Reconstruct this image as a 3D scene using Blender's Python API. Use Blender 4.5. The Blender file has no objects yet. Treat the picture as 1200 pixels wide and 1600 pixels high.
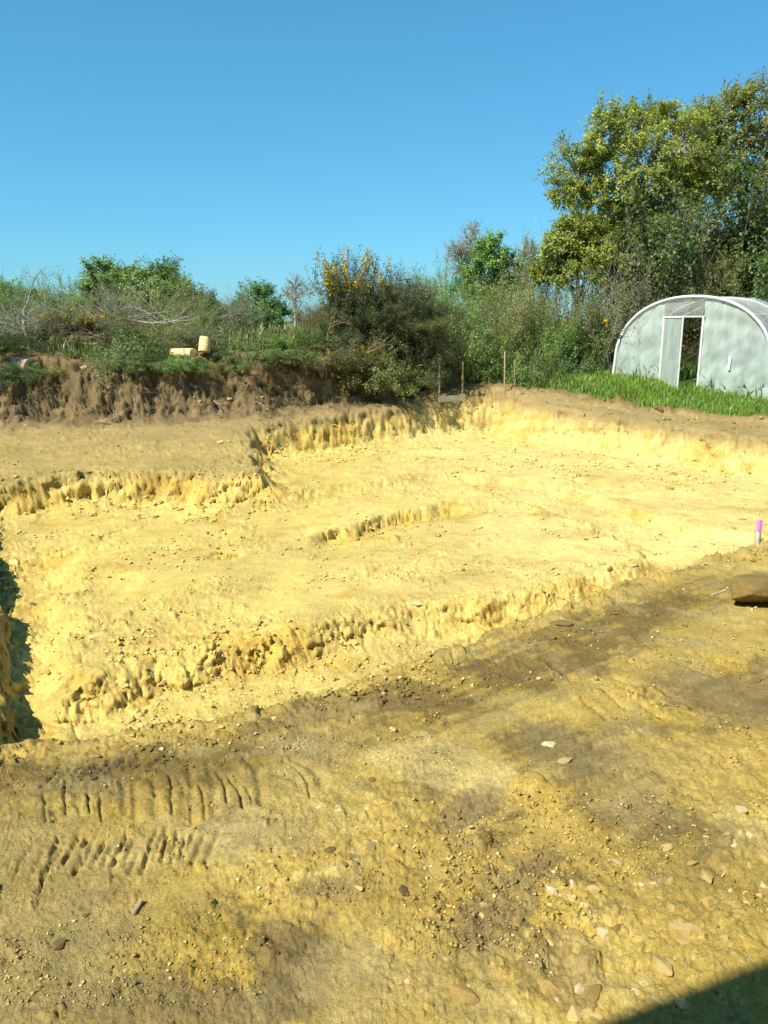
import bpy, math
import numpy as np
from mathutils import Vector

# ------------------------------------------------------------------ camera, sky, sun, exposure
scene = bpy.context.scene
COL = scene.collection
CAM_Z = 2.7
PITCH = math.radians(13.2)
FPX = 1256.0                       # focal length in photograph pixels (1200 x 1600)
cam_data = bpy.data.cameras.new('camera')
cam_data.sensor_fit = 'VERTICAL'
cam_data.sensor_height = 24.0
cam_data.lens = 24.0 * FPX / 1600.0
cam_data.clip_start = 0.05
cam_data.clip_end = 6000.0
cam = bpy.data.objects.new('camera', cam_data)
COL.objects.link(cam)
cam.location = (0, 0, CAM_Z)
cam.rotation_euler = (math.radians(90) - PITCH, 0, 0)
scene.camera = cam

SUN_EL = math.radians(50)
SHADOW_DIR = math.radians(43)      # direction shadows run on the ground, from +x towards +y
sun_pos = Vector((-math.cos(SUN_EL) * math.cos(SHADOW_DIR), -math.cos(SUN_EL) * math.sin(SHADOW_DIR), math.sin(SUN_EL)))
world = bpy.data.worlds.new('World')
scene.world = world
world.use_nodes = True
wn, wl = world.node_tree.nodes, world.node_tree.links
wn.clear()
sky = wn.new('ShaderNodeTexSky')
sky.sky_type = 'NISHITA'
sky.sun_disc = False
sky.sun_elevation = SUN_EL
sky.sun_rotation = math.atan2(sun_pos.x, sun_pos.y) % (2 * math.pi)
sky.altitude = 100
sky.air_density = 1.0
sky.dust_density = 0.4
sky.ozone_density = 5.0
# the phone's tone curve over the whole sky: each channel of the sky raised to a power and scaled
sep = wn.new('ShaderNodeSeparateColor'); com = wn.new('ShaderNodeCombineColor')
wl.new(sky.outputs[0], sep.inputs[0])
for i, (pw, gain) in enumerate(((0.85, 0.046), (0.68, 0.124), (0.68, 0.152))):
    p1 = wn.new('ShaderNodeMath'); p1.operation = 'POWER'; p1.inputs[1].default_value = pw
    p2 = wn.new('ShaderNodeMath'); p2.operation = 'MULTIPLY'; p2.inputs[1].default_value = gain / 0.13
    wl.new(sep.outputs[i], p1.inputs[0]); wl.new(p1.outputs[0], p2.inputs[0]); wl.new(p2.outputs[0], com.inputs[i])
bg = wn.new('ShaderNodeBackground'); bg.inputs[1].default_value = 0.13
wo = wn.new('ShaderNodeOutputWorld')
wl.new(com.outputs[0], bg.inputs[0]); wl.new(bg.outputs[0], wo.inputs[0])

sun_data = bpy.data.lights.new('sun', 'SUN')
sun_data.energy = 5.0
sun_data.angle = math.radians(0.55)
sun_data.color = (1.0, 0.94, 0.82)
sun = bpy.data.objects.new('sun', sun_data)
COL.objects.link(sun)
sun.rotation_euler = (-sun_pos).to_track_quat('-Z', 'Y').to_euler()
sun.location = (-10, -10, 20)

scene.render.engine = 'CYCLES'
scene.view_settings.view_transform = 'Standard'
scene.view_settings.look = 'None'
scene.view_settings.gamma = 1.0
scene.view_settings.exposure = 0.8
scene.view_settings.use_curve_mapping = False
scene.cycles.max_bounces = 8
scene.cycles.transparent_max_bounces = 16

# ------------------------------------------------------------------ helpers: surveying, noise, meshes, materials
CP, SP = math.cos(PITCH), math.sin(PITCH)
def ray(px, py):
    a = (px - 600.0) / FPX; b = (py - 800.0) / FPX
    return np.array([a, CP - b * SP, -SP - b * CP])
def on_z(px, py, z):               # point of the survey sketch on a level z
    d = ray(px, py); t = (z - CAM_Z) / d[2]
    return np.array([d[0] * t, d[1] * t, z])
def on_y(px, py, Y):               # point at a distance Y in front of the house
    d = ray(px, py); t = Y / d[1]
    return np.array([d[0] * t, Y, CAM_Z + d[2] * t])

F = np.float32
_T = 1024
_tr = np.random.default_rng(77)
_R1 = _tr.random(_T * _T).astype(F)
_GX = np.cos(_R1 * F(2 * np.pi)); _GY = np.sin(_R1 * F(2 * np.pi))
def _idx(ix, iy, seed):
    return (((iy + seed * 611) & 1023) << 10) | ((ix + seed * 373) & 1023)
def rnd2(ix, iy, seed):
    return _R1[_idx(ix.astype(np.int32), iy.astype(np.int32), seed)]
def vnoise(x, y, seed=0):          # gradient noise, about -1..1
    x = np.asarray(x, F); y = np.asarray(y, F)
    x0 = np.floor(x); y0 = np.floor(y)
    fx = x - x0; fy = y - y0
    ix = x0.astype(np.int32); iy = y0.astype(np.int32)
    ux = fx * fx * fx * (fx * (fx * 6 - 15) + 10); uy = fy * fy * fy * (fy * (fy * 6 - 15) + 10)
    def g(dx, dy):
        k = _idx(ix + dx, iy + dy, seed)
        return _GX[k] * (fx - dx) + _GY[k] * (fy - dy)
    a, b, c, d = g(0, 0), g(1, 0), g(0, 1), g(1, 1)
    ab = a + (b - a) * ux
    return (ab + (c + (d - c) * ux - ab) * uy) * F(1.5)
def fbm(x, y, octaves=4, seed=0, gain=0.5):
    s = 0.0; a = 1.0; n = 0.0
    for o in range(octaves):
        s = s + a * vnoise(x, y, seed + o * 17); n += a
        x, y = (0.8 * x - 0.6 * y) * 2.03 + 5.2, (0.6 * x + 0.8 * y) * 2.03 + 1.7
        a *= gain
    return s / n * 1.4
def cells(x, y, seed=0):           # nearest jittered point: distance, that point's random number, offset from it
    x0 = np.floor(x); y0 = np.floor(y); ix = x0.astype(np.int32); iy = y0.astype(np.int32)
    best = np.full(x.shape, 9.0, F); idr = np.zeros(x.shape, F); ox = np.zeros(x.shape, F); oy = np.zeros(x.shape, F)
    for dx in (-1, 0, 1):
        for dy in (-1, 0, 1):
            k = _idx(ix + dx, iy + dy, seed)
            px = x - (x0 + dx + F(0.15) + F(0.7) * _R1[k]); py = y - (y0 + dy + F(0.15) + F(0.7) * _R1[k ^ 5003])
            d = px * px + py * py
            m = d < best
            best = np.where(m, d, best); idr = np.where(m, _R1[k ^ 90017], idr); ox = np.where(m, px, ox); oy = np.where(m, py, oy)
    return np.sqrt(best), idr, ox, oy
def sstep(a, b, v):
    t = np.clip((v - a) / (b - a), 0, 1)
    return t * t * (3 - 2 * t)
def seg_dist(x, y, a, b):
    ax, ay, bx, by = a[0], a[1], b[0], b[1]
    dx, dy = bx - ax, by - ay
    t = np.clip(((x - ax) * dx + (y - ay) * dy) / (dx * dx + dy * dy + 1e-9), 0, 1)
    return np.hypot(x - ax - t * dx, y - ay - t * dy), t
def poly_sdf(x, y, P, W=None):     # positive inside; W gives each edge its own wall width
    n = len(P); best = np.full(x.shape, 1e9); inside = np.zeros(x.shape, bool)
    ws = np.zeros(x.shape); wt = np.zeros(x.shape)
    for i in range(n):
        a, b = P[i], P[(i + 1) % n]
        d, _ = seg_dist(x, y, a, b)
        best = np.minimum(best, d)
        if W is not None:
            k = 1.0 / (d ** 3 + 0.01); ws += k * W[i]; wt += k
        c = (a[1] > y) != (b[1] > y)
        with np.errstate(divide='ignore', invalid='ignore'):
            xi = (b[0] - a[0]) * (y - a[1]) / (b[1] - a[1] + 1e-12) + a[0]
        inside ^= c & (x < xi)
    sd = np.where(inside, best, -best)
    return (sd, ws / wt) if W is not None else sd
def line_side(x, y, P):            # open polyline: signed distance, positive to the left of its direction
    best = np.full(x.shape, 1e9); sg = np.ones(x.shape)
    for a, b in zip(P[:-1], P[1:]):
        d, _ = seg_dist(x, y, a, b)
        c = (b[0] - a[0]) * (y - a[1]) - (b[1] - a[1]) * (x - a[0])
        m = d < best
        best = np.where(m, d, best); sg = np.where(m, np.sign(c), sg)
    return best * sg

def new_mesh(name, V, faces, mat=None, smooth=False):
    """V (n,3); faces: one (m,k) integer array or a list of such arrays."""
    if not isinstance(faces, (list, tuple)): faces = [faces]
    faces = [np.asarray(f, np.int32) for f in faces if len(f)]
    me = bpy.data.meshes.new(name)
    me.vertices.add(len(V)); me.vertices.foreach_set('co', np.asarray(V, F).ravel())
    tot = np.concatenate([np.full(len(f), f.shape[1], np.int32) for f in faces])
    loops = np.concatenate([f.ravel() for f in faces])
    me.loops.add(len(loops)); me.loops.foreach_set('vertex_index', loops)
    me.polygons.add(len(tot))
    start = np.concatenate([[0], np.cumsum(tot)[:-1]]).astype(np.int32)
    me.polygons.foreach_set('loop_start', start); me.polygons.foreach_set('loop_total', tot)
    if smooth: me.polygons.foreach_set('use_smooth', np.ones(len(tot), bool))
    me.update(calc_edges=True)
    if mat: me.materials.append(mat)
    return me
def link(name, me, parent=None, loc=None):
    o = bpy.data.objects.new(name, me); COL.objects.link(o)
    if parent: o.parent = parent
    if loc is not None: o.location = loc
    return o
def tag(o, label=None, cat=None, group=None, kind=None):
    if label: o['label'] = label
    if cat: o['category'] = cat
    if group: o['group'] = group
    if kind: o['kind'] = kind
    return o
def empty(name, loc, rz=0.0):
    o = bpy.data.objects.new(name, None); COL.objects.link(o)
    o.location = loc; o.rotation_euler = (0, 0, rz); o.empty_display_size = 0.2
    return o
def fattr(me, name, vals):
    a = me.attributes.new(name, 'FLOAT', 'POINT'); a.data.foreach_set('value', np.asarray(vals, F))
def cattr(me, name, rgb):
    a = me.attributes.new(name, 'FLOAT_COLOR', 'POINT')
    c = np.ones((len(rgb), 4), F); c[:, :3] = rgb; a.data.foreach_set('color', c.ravel())

class NT:
    def __init__(s, name):
        s.m = bpy.data.materials.new(name); s.m.use_nodes = True
        s.n = s.m.node_tree.nodes; s.l = s.m.node_tree.links; s.n.clear()
        s.out = s.n.new('ShaderNodeOutputMaterial')
    def add(s, t, **kw):
        n = s.n.new(t)
        for k, v in kw.items(): setattr(n, k, v)
        return n
    def set(s, sock, v):
        if hasattr(v, 'links') or isinstance(v, bpy.types.NodeSocket): s.l.new(v, sock)
        else: sock.default_value = v
    def mix(s, f, a, b, mode='MIX'):
        n = s.add('ShaderNodeMix', data_type='RGBA', blend_type=mode)
        s.set(n.inputs[0], f); s.set(n.inputs[6], a); s.set(n.inputs[7], b)
        return n.outputs[2]
    def math(s, op, a, b=0.0):
        n = s.add('ShaderNodeMath', operation=op); s.set(n.inputs[0], a); s.set(n.inputs[1], b)
        return n.outputs[0]
    def noise(s, scale, detail=3, rough=0.55, vec=None):
        n = s.add('ShaderNodeTexNoise'); n.inputs['Scale'].default_value = scale
        n.inputs['Detail'].default_value = detail; n.inputs['Roughness'].default_value = rough
        if vec: s.l.new(vec, n.inputs['Vector'])
        return n.outputs[0]
    def ramp(s, f, stops):
        n = s.add('ShaderNodeValToRGB'); e = n.color_ramp.elements
        while len(e) < len(stops): e.new(0.5)
        for i, (p, c) in enumerate(stops): e[i].position = p; e[i].color = c if len(c) == 4 else (*c, 1)
        s.l.new(f, n.inputs[0]); return n.outputs[0]
    def attr(s, name):
        n = s.add('ShaderNodeAttribute', attribute_name=name); return n
    def coord(s, w='Object'):
        return s.add('ShaderNodeTexCoord').outputs[w]
    def bump(s, h, strength=0.4, dist=0.01):
        n = s.add('ShaderNodeBump'); n.inputs['Strength'].default_value = strength
        n.inputs['Distance'].default_value = dist; s.l.new(h, n.inputs['Height']); return n.outputs[0]
    def principled(s, col, rough=0.9, normal=None, **kw):
        n = s.add('ShaderNodeBsdfPrincipled'); s.set(n.inputs['Base Color'], col); s.set(n.inputs['Roughness'], rough)
        n.inputs['Specular IOR Level'].default_value = kw.pop('spec', 0.2)
        if normal: s.l.new(normal, n.inputs['Normal'])
        for k, v in kw.items(): s.set(n.inputs[k], v)
        s.l.new(n.outputs[0], s.out.inputs[0]); return n
def C4(r, g, b): return (r, g, b, 1.0)

# soil: colour carried by the vertices (clay, topsoil, turf), grain and fine relief here
t = NT('soil')
co = t.coord()
base = t.attr('soil_colour').outputs['Color']
n1 = t.noise(38, 6, 0.7, co); n2 = t.noise(7, 5, 0.6, co)
c = t.mix(1.0, base, t.ramp(n1, [(0.28, (0.62, 0.58, 0.54)), (0.46, (0.96, 0.96, 0.95)), (0.72, (1.28, 1.28, 1.34))]), 'MULTIPLY')
c = t.mix(1.0, c, t.ramp(n2, [(0.3, (0.88, 0.86, 0.84)), (0.7, (1.1, 1.1, 1.1))]), 'MULTIPLY')
sp = t.noise(110, 3, 0.7, co)
c = t.mix(1.0, c, t.ramp(sp, [(0.30, (0.50, 0.46, 0.42)), (0.42, (0.97, 0.97, 0.97)), (0.60, (1.0, 1.0, 1.0)), (0.72, (1.3, 1.3, 1.38))]), 'MULTIPLY')
h = t.math('ADD', t.noise(55, 5, 0.7, co), t.math('MULTIPLY', t.noise(160, 2, 0.6, co), 0.5))
h = t.math('MULTIPLY', h, t.ramp(t.noise(0.9, 4, 0.6, co), [(0.38, (0.25,) * 3), (0.62, (1.0,) * 3)]))
t.principled(c, 0.95, t.bump(h, 1.0, 0.017), spec=0.1)
M_SOIL = t.m

def rock_mat(name, colour, var=0.25):
    t = NT(name); co = t.coord(); oi = t.add('ShaderNodeObjectInfo')
    r = t.ramp(oi.outputs['Random'], [(0, tuple(v * (1 - var) for v in colour)), (1, tuple(min(1, v * (1 + var)) for v in colour))])
    n = t.noise(24, 5, 0.65, co)
    c = t.mix(1.0, r, t.ramp(n, [(0.3, (0.72, 0.68, 0.62)), (0.65, (1.12, 1.12, 1.1))]), 'MULTIPLY')
    t.principled(c, 0.9, t.bump(t.noise(30, 6, 0.7, co), 0.7, 0.02), spec=0.2)
    return t.m
M_PALE = rock_mat('pale_stone', (0.62, 0.47, 0.19))
M_WHITE = rock_mat('white_stone', (0.64, 0.53, 0.30), 0.1)
M_CLAY = rock_mat('clay_lump', (0.38, 0.26, 0.085))
M_BROWN = rock_mat('brown_clod', (0.18, 0.128, 0.05))
M_GREY = rock_mat('grey_stone', (0.36, 0.285, 0.14))
M_OLIVE = rock_mat('olive_boulder', (0.19, 0.135, 0.04), 0.05)

def bark_mat(name, colour):
    t = NT(name); co = t.coord()
    n = t.noise(14, 5, 0.6, co)
    c = t.mix(1.0, C4(*colour), t.ramp(n, [(0.3, (0.6, 0.58, 0.55)), (0.7, (1.3, 1.3, 1.25))]), 'MULTIPLY')
    t.principled(c, 0.9, t.bump(n, 0.5, 0.02), spec=0.15)
    return t.m
M_BARK = bark_mat('bark', (0.16, 0.13, 0.095))
M_BARKG = bark_mat('grey_lichen_bark', (0.30, 0.29, 0.24))
M_BARKB = bark_mat('brown_twig_bark', (0.22, 0.165, 0.11))
M_WOOD = bark_mat('weathered_wood', (0.40, 0.32, 0.21))
M_CUT = bark_mat('fresh_cut_wood', (0.74, 0.56, 0.30))
M_ROOT = bark_mat('dry_root', (0.34, 0.26, 0.16))

def leaf_mat(name, trans=0.35, gloss=0.025):
    t = NT(name)
    oi = t.add('ShaderNodeObjectInfo'); a = t.attr('tint').outputs['Color']
    c = t.mix(1.0, oi.outputs['Color'], a, 'MULTIPLY')
    d = t.add('ShaderNodeBsdfDiffuse'); t.l.new(c, d.inputs[0])
    tr = t.add('ShaderNodeBsdfTranslucent'); c2 = t.mix(1.0, c, C4(1.15, 1.2, 0.55), 'MULTIPLY'); t.l.new(c2, tr.inputs[0])
    m = t.add('ShaderNodeMixShader'); m.inputs[0].default_value = trans
    t.l.new(d.outputs[0], m.inputs[1]); t.l.new(tr.outputs[0], m.inputs[2])
    g = t.add('ShaderNodeBsdfGlossy'); g.inputs['Roughness'].default_value = 0.5; g.inputs['Color'].default_value = (0.9, 0.95, 0.9, 1)
    m2 = t.add('ShaderNodeMixShader'); m2.inputs[0].default_value = gloss
    t.l.new(m.outputs[0], m2.inputs[1]); t.l.new(g.outputs[0], m2.inputs[2]); t.l.new(m2.outputs[0], t.out.inputs[0])
    return t.m
M_LEAF = leaf_mat('leaf')
M_FLOWER = leaf_mat('gorse_flower', 0.25, 0.0)
M_GRASS = leaf_mat('grass_blade', 0.4, 0.05)

# ------------------------------------------------------------------ the ground: natural slope, excavation, bank
def XY(pts, z): return [tuple(on_z(px, py, z)[:2]) for px, py in pts]
NAT_Y = np.array([-50, 0, 5, 8, 12, 14, 18, 20, 22, 24, 27, 40, 100, 400, 3000])
NAT_Z = np.array([0, 0, 0, 0, 0.02, 0.08, 0.26, 0.38, 0.56, 0.90, 1.12, 1.3, 1.4, 1.6, 2.2])
def on_nat(px, py):                # where a sight line meets the undug slope
    d = ray(px, py); Ys = np.linspace(4, 60, 2000); z = CAM_Z + d[2] / d[1] * Ys
    i = int(np.argmax(z < np.interp(Ys, NAT_Y, NAT_Z))); return (d[0] / d[1] * Ys[i], Ys[i])
near_px = [(24, 1188), (90, 1176), (200, 1158), (430, 1118), (600, 1058), (760, 1000), (880, 962), (1000, 912), (1200, 862)]
near_xy = XY(near_px, -0.32)
right_px = [(1200, 706), (1050, 692), (900, 672), (760, 655)]
right_xy = XY(right_px, 0.0)
back_px = [(705, 652), (560, 668), (404, 684)]
back_xy = XY(back_px, 0.1)
plat_xy = XY([(398, 712), (416, 768)], -0.2) + XY([(330, 768), (250, 764), (150, 768), (60, 775), (-40, 784)], -0.22)
left_xy = XY([(-34, 862), (-14, 950), (2, 1050), (16, 1140)], -0.5)
PIT = near_xy + [(11.5, 9.3), (16, 10.5), (16, 14.8)] + right_xy + back_xy + plat_xy + left_xy
PIT_W = ([0.5] * (len(near_xy) - 2) + [0.8, 1.2, 1.2, 1.0, 1.2] + [1.15, 1.1, 0.9, 0.5] + [0.6, 0.55, 0.5]
         + [0.3, 0.4] + [0.42] * 5 + [0.1] * len(left_xy))
PIT_W = (PIT_W + [0.1] * 50)[:len(PIT)]
PLATFORM = XY([(104, 1076), (170, 1062), (240, 1040), (330, 1022), (430, 1000), (540, 972), (640, 950), (760, 945), (850, 938), (960, 905), (1030, 878),
               (930, 822), (800, 778), (690, 740), (560, 752), (420, 778), (300, 808), (180, 822), (95, 850), (96, 960)], -0.28)
PLAT_W = [0.4] * 7 + [0.3, 0.35, 0.3, 0.25, 0.14, 0.14, 0.2] + [0.5] * 6
TIER = XY([(415, 790), (480, 776), (560, 764), (640, 752), (692, 738), (800, 738), (960, 778), (1080, 822), (1300, 850)], -0.26)
TRENCH = XY([(478, 838), (540, 826), (600, 810), (650, 800), (700, 789), (762, 800)], -0.3)
BANK_PX = [(-700, 690), (-300, 684), (0, 666), (90, 660), (170, 662), (330, 654), (420, 650), (500, 640), (600, 626), (700, 606), (780, 590)]
BANK = [on_nat(*p) for p in BANK_PX]
LAWN = [on_nat(*p) for p in [(770, 604), (840, 612), (900, 620), (960, 634), (1040, 644), (1120, 650), (1200, 656), (1500, 690)]]

def world_blob(px, py, rx, ry, rot, z):
    c = on_z(px, py, z)[:2]; k = math.radians(rot)
    a = on_z(px + rx * math.cos(k), py + rx * math.sin(k), z)[:2] - c
    b = on_z(px - ry * math.sin(k), py + ry * math.cos(k), z)[:2] - c
    return c, np.linalg.inv(np.array([a, b]).T)
def blob_mask(x, y, bl, soft=0.45):
    c, Mi = bl
    dx, dy = x - c[0], y - c[1]
    r = np.hypot(Mi[0, 0] * dx + Mi[0, 1] * dy, Mi[1, 0] * dx + Mi[1, 1] * dy)
    return 1 - sstep(1 - soft, 1 + soft, r)

# grooves pressed by the digger's tracks: (points on the sketch, width, depth)
GROOVES = []
def groove(pts, w=0.02, d=0.045, z=-0.05): GROOVES.append(([tuple(on_z(a, b, z)[:2]) for a, b in pts], w, d))
_r = np.random.default_rng(5)
for a, b, c_, d_ in [(60, 1407, 78, 1363), (82, 1357, 97, 1330), (80, 1342, 92, 1317), (100, 1358, 122, 1315), (118, 1377, 143, 1332), (152, 1347, 163, 1325),
                     (177, 1363, 198, 1312), (225, 1363, 245, 1307), (131, 1330, 137, 1313), (252, 1357, 262, 1310), (268, 1343, 278, 1313), (280, 1353, 290, 1317)]:
    groove([(a, b), ((a + c_) / 2 + 1, (b + d_) / 2), (c_, d_)], 0.011, 0.042)
for i in range(20):                # fainter tread prints between them
    x0 = 22 + i * 15.5 + _r.uniform(-4, 4); y0 = 1372 - i * 0.8 + _r.uniform(-12, 16); L = _r.uniform(26, 62)
    groove([(x0, y0), (x0 + L * 0.2, y0 - L * 0.5), (x0 + L * 0.42, y0 - L)], 0.014, _r.uniform(0.012, 0.026))
for i in range(25):                # curved band along the pit edge
    xb = 70 + i * 18 + _r.uniform(-5, 5); k = (i - 12) / 12.0
    yb = 1292 - 10 * abs(k) - (12 if i > 15 else 0) + _r.uniform(-14, 8)
    lean = -4 - 30 * max(0.0, k) ** 1.2
    yt = 1186 - 14 * max(0, k) + _r.uniform(-8, 34)
    if _r.random() < 0.22: continue
    wide = _r.random() < 0.45; yt += 40 * _r.random() ** 2; yb -= 36 * _r.random() ** 2
    groove([(xb, yb), (xb - 3, yb * 0.6 + yt * 0.4), (xb + lean * 0.5, yb * 0.3 + yt * 0.7), (xb + lean * 1.4, yt)], 0.026 if wide else _r.uniform(0.007, 0.011), _r.uniform(0.014, 0.026) if wide else _r.uniform(0.026, 0.046))
for i in range(14):
    x0 = _r.uniform(860, 1160); y0 = 1060 + _r.uniform(-30, 60)
    groove([(x0, y0), (x0 + _r.uniform(30, 70), y0 + _r.uniform(14, 34))], 0.02, 0.03)
for i in range(10):
    x0 = 60 + i * 22 + _r.uniform(-6, 6); y0 = 1215 - i * 4
    groove([(x0, y0), (x0 + 26, y0 - 26)], 0.02, 0.04)
for i in range(14):                # bucket teeth at the end of the inner trench
    x0 = 702 + i * 4.6
    groove([(x0, 792), (x0 + 4, 812)], 0.018, 0.05, -0.4)
RIDGES = [([tuple(on_z(a, b, 0)[:2]) for a, b in pts], w, d) for pts, w, d in
          [([(385, 1394), (450, 1376), (540, 1354)], 0.012, 0.012), ([(420, 1384), (500, 1366), (545, 1358)], 0.01, 0.01)]]
def carve(x, y, items):
    out = np.zeros(x.shape)
    wob = None
    for P, w, d in items:
        P = np.array(P); lo = P.min(0) - 0.2; hi = P.max(0) + 0.2
        m = (x > lo[0]) & (x < hi[0]) & (y > lo[1]) & (y < hi[1])
        if not m.any(): continue
        xs, ys = x[m], y[m]
        nz = vnoise(xs * 14, ys * 14, 3)
        best = np.full(xs.shape, 9.0)
        for k in range(len(P) - 1):
            best = np.minimum(best, seg_dist(xs, ys, P[k], P[k + 1])[0])
        v = d * np.clip(0.95 + 0.7 * nz, 0.1, 1.5) * np.exp(-(np.maximum(0, best + 0.007 * nz) / w) ** 2)
        lip = 0.3 * d * np.exp(-((best - 2.6 * w) / w) ** 2)
        out[m] = np.maximum(out[m], v) - np.where(v < 0.1 * d, lip * (nz > -0.1), 0)
    return out

def macro(x, y, full=False):
    """Height of the place without its clods; also the masks that colour it."""
    wx = x + 0.16 * fbm(x * 0.9, y * 0.9, 3, 11) + 0.035 * fbm(x * 4.5, y * 4.5, 3, 12)
    wy = y + 0.16 * fbm(x * 0.9 + 40, y * 0.9, 3, 13) + 0.035 * fbm(x * 4.5 + 40, y * 4.5, 3, 14)
    nat = np.interp(y, NAT_Y, NAT_Z)
    nat = nat + 0.05 * fbm(x * 0.25, y * 0.25, 3, 21) * sstep(5, 12, y)
    left = sstep(-2.0, -4.5, x)
    far = sstep(60, 200, np.hypot(x, y)); nat = nat + far * 1.5 * fbm(x * 0.01, y * 0.01, 3, 23)
    sd, W = poly_sdf(wx, wy, PIT, PIT_W)
    # vertical bucket grooves in the steep walls
    steep = sstep(0.8, 0.5, W)
    sd = sd + steep * (0.04 * vnoise(x * 2.6, y * 2.0, 31) + 0.03 * fbm(x * 6, y * 6, 3, 32))
    inside = sstep(-0.5, 0.5, sd / W)
    # pit floor
    floor = -0.52 + 0.03 * fbm(x * 0.5, y * 0.5, 3, 41)
    rightside = sstep(2.5, 5.5, x) * sstep(15, 9.5, y)
    floor = floor + 0.17 * rightside
    psd, pw = poly_sdf(wx, wy, PLATFORM, PLAT_W)
    psd = psd + 0.07 * fbm(x * 2.5, y * 2.5, 4, 35)
    plat = sstep(-0.5, 0.5, psd / pw)
    floor = floor + plat * (0.24 - 0.17 * rightside * 0.6)
    tsd = line_side(wx, wy, TIER)
    tsd = tsd + 0.05 * vnoise(x * 5, y * 3, 37)
    tier = sstep(-0.1, 0.1, tsd)
    floor = floor + tier * (0.13 + 0.02 * fbm(x, y, 2, 44) - plat * 0.1) * sstep(9.0, 4.0, x) * sstep(-3.2, -1.8, x)
    rsd = line_side(wx, wy, TRENCH)
    span = sstep(0.05, 0.35, x - TRENCH[0][0]) * sstep(0.0, -0.6, x - TRENCH[-1][0])
    cut = sstep(0.14, -0.05, rsd) * np.exp(-np.clip(-rsd, 0, 9) / 0.55) * span
    floor = floor - 0.2 * cut
    # talus at the foot of the steep walls
    tal = np.clip(sd, 0, 9)
    talus = np.exp(-tal / 0.4) * (0.2 + 0.16 * fbm(x * 2.2, y * 2.2, 3, 45)) * steep
    talus = talus * (0.4 + 0.9 * sstep(-7, -4, x) * sstep(11, 13, y))
    floor = floor + np.clip(talus, 0, 1)
    # dug hole and broken edge blocks
    hc = on_z(352, 866, -0.28)
    hole = np.exp(-(((x - hc[0]) / 0.16) ** 2 + ((y - hc[1]) / 0.11) ** 2))
    floor = floor - 0.34 * hole * (1 + 0.5 * vnoise(x * 12, y * 12, 46))
    # near ground falls towards the pit
    ramp = sstep(2.0, 0.0, -sd) * sstep(13, 8, y) * sstep(-5.5, -3.6, x - 0.0)
    nat2 = nat - 0.17 * ramp
    z = nat2 * (1 - inside) + floor * inside
    # rubble slope of the right-hand wall: lumpy
    lump = inside * (1 - inside) * 4
    z = z + lump * (1 - steep) * sstep(9.5, 14, y) * 0.22 * fbm(x * 2.2, y * 2.2, 5, 51)
    # earth bank under the hedge
    bsd = line_side(wx, wy, BANK)
    bsd = bsd + 0.3 * fbm(x * 1.1, y * 0.9, 4, 61) + 0.13 * vnoise(x * 3.2, y * 1.6, 62) + 0.08 * fbm(x * 8, y * 7, 3, 63)
    bend = sstep(4.2, 1.2, x)
    bh = (1.42 + 0.25 * fbm(x * 0.5, y * 0.5, 2, 64)) * bend
    bank = sstep(-0.15, 0.95, bsd)
    z = z + bank * bh
    z = z - 0.45 * bank * bend * sstep(2, 9, bsd)
    foot = np.exp(-np.clip(-bsd, 0, 9) / 0.45) * (1 - bank) * bend * 0.22
    z = z + foot * (0.7 + 0.8 * fbm(x * 2.5, y * 2.5, 3, 65))
    # lawn and the spoil ridge along its edge
    lsd = line_side(wx, wy, LAWN)
    lsd = lsd + 0.3 * fbm(x * 1.1, y * 1.1, 3, 71)
    lawn = sstep(-0.1, 0.25, lsd) * sstep(2.2, 3.4, x)
    rid = np.exp(-((lsd + 0.15) / 0.32) ** 2) * sstep(2.4, 3.6, x) * np.clip(0.4 + 1.1 * fbm(x * 1.5, y * 1.5, 3, 72), 0, 1.5)
    z = z + 0.2 * rid + 0.06 * lawn
    if not full: return z
    return z, dict(sd=sd, inside=inside, plat=plat, psd=psd, steep=steep, bank=bank * bend, bsd=bsd, bend=bend, lawn=lawn, rid=rid,
                   lump=lump, rightside=rightside, cut=cut, ramp=ramp, foot=foot, tier=tier, rsd=rsd, tsd=tsd)

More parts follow.
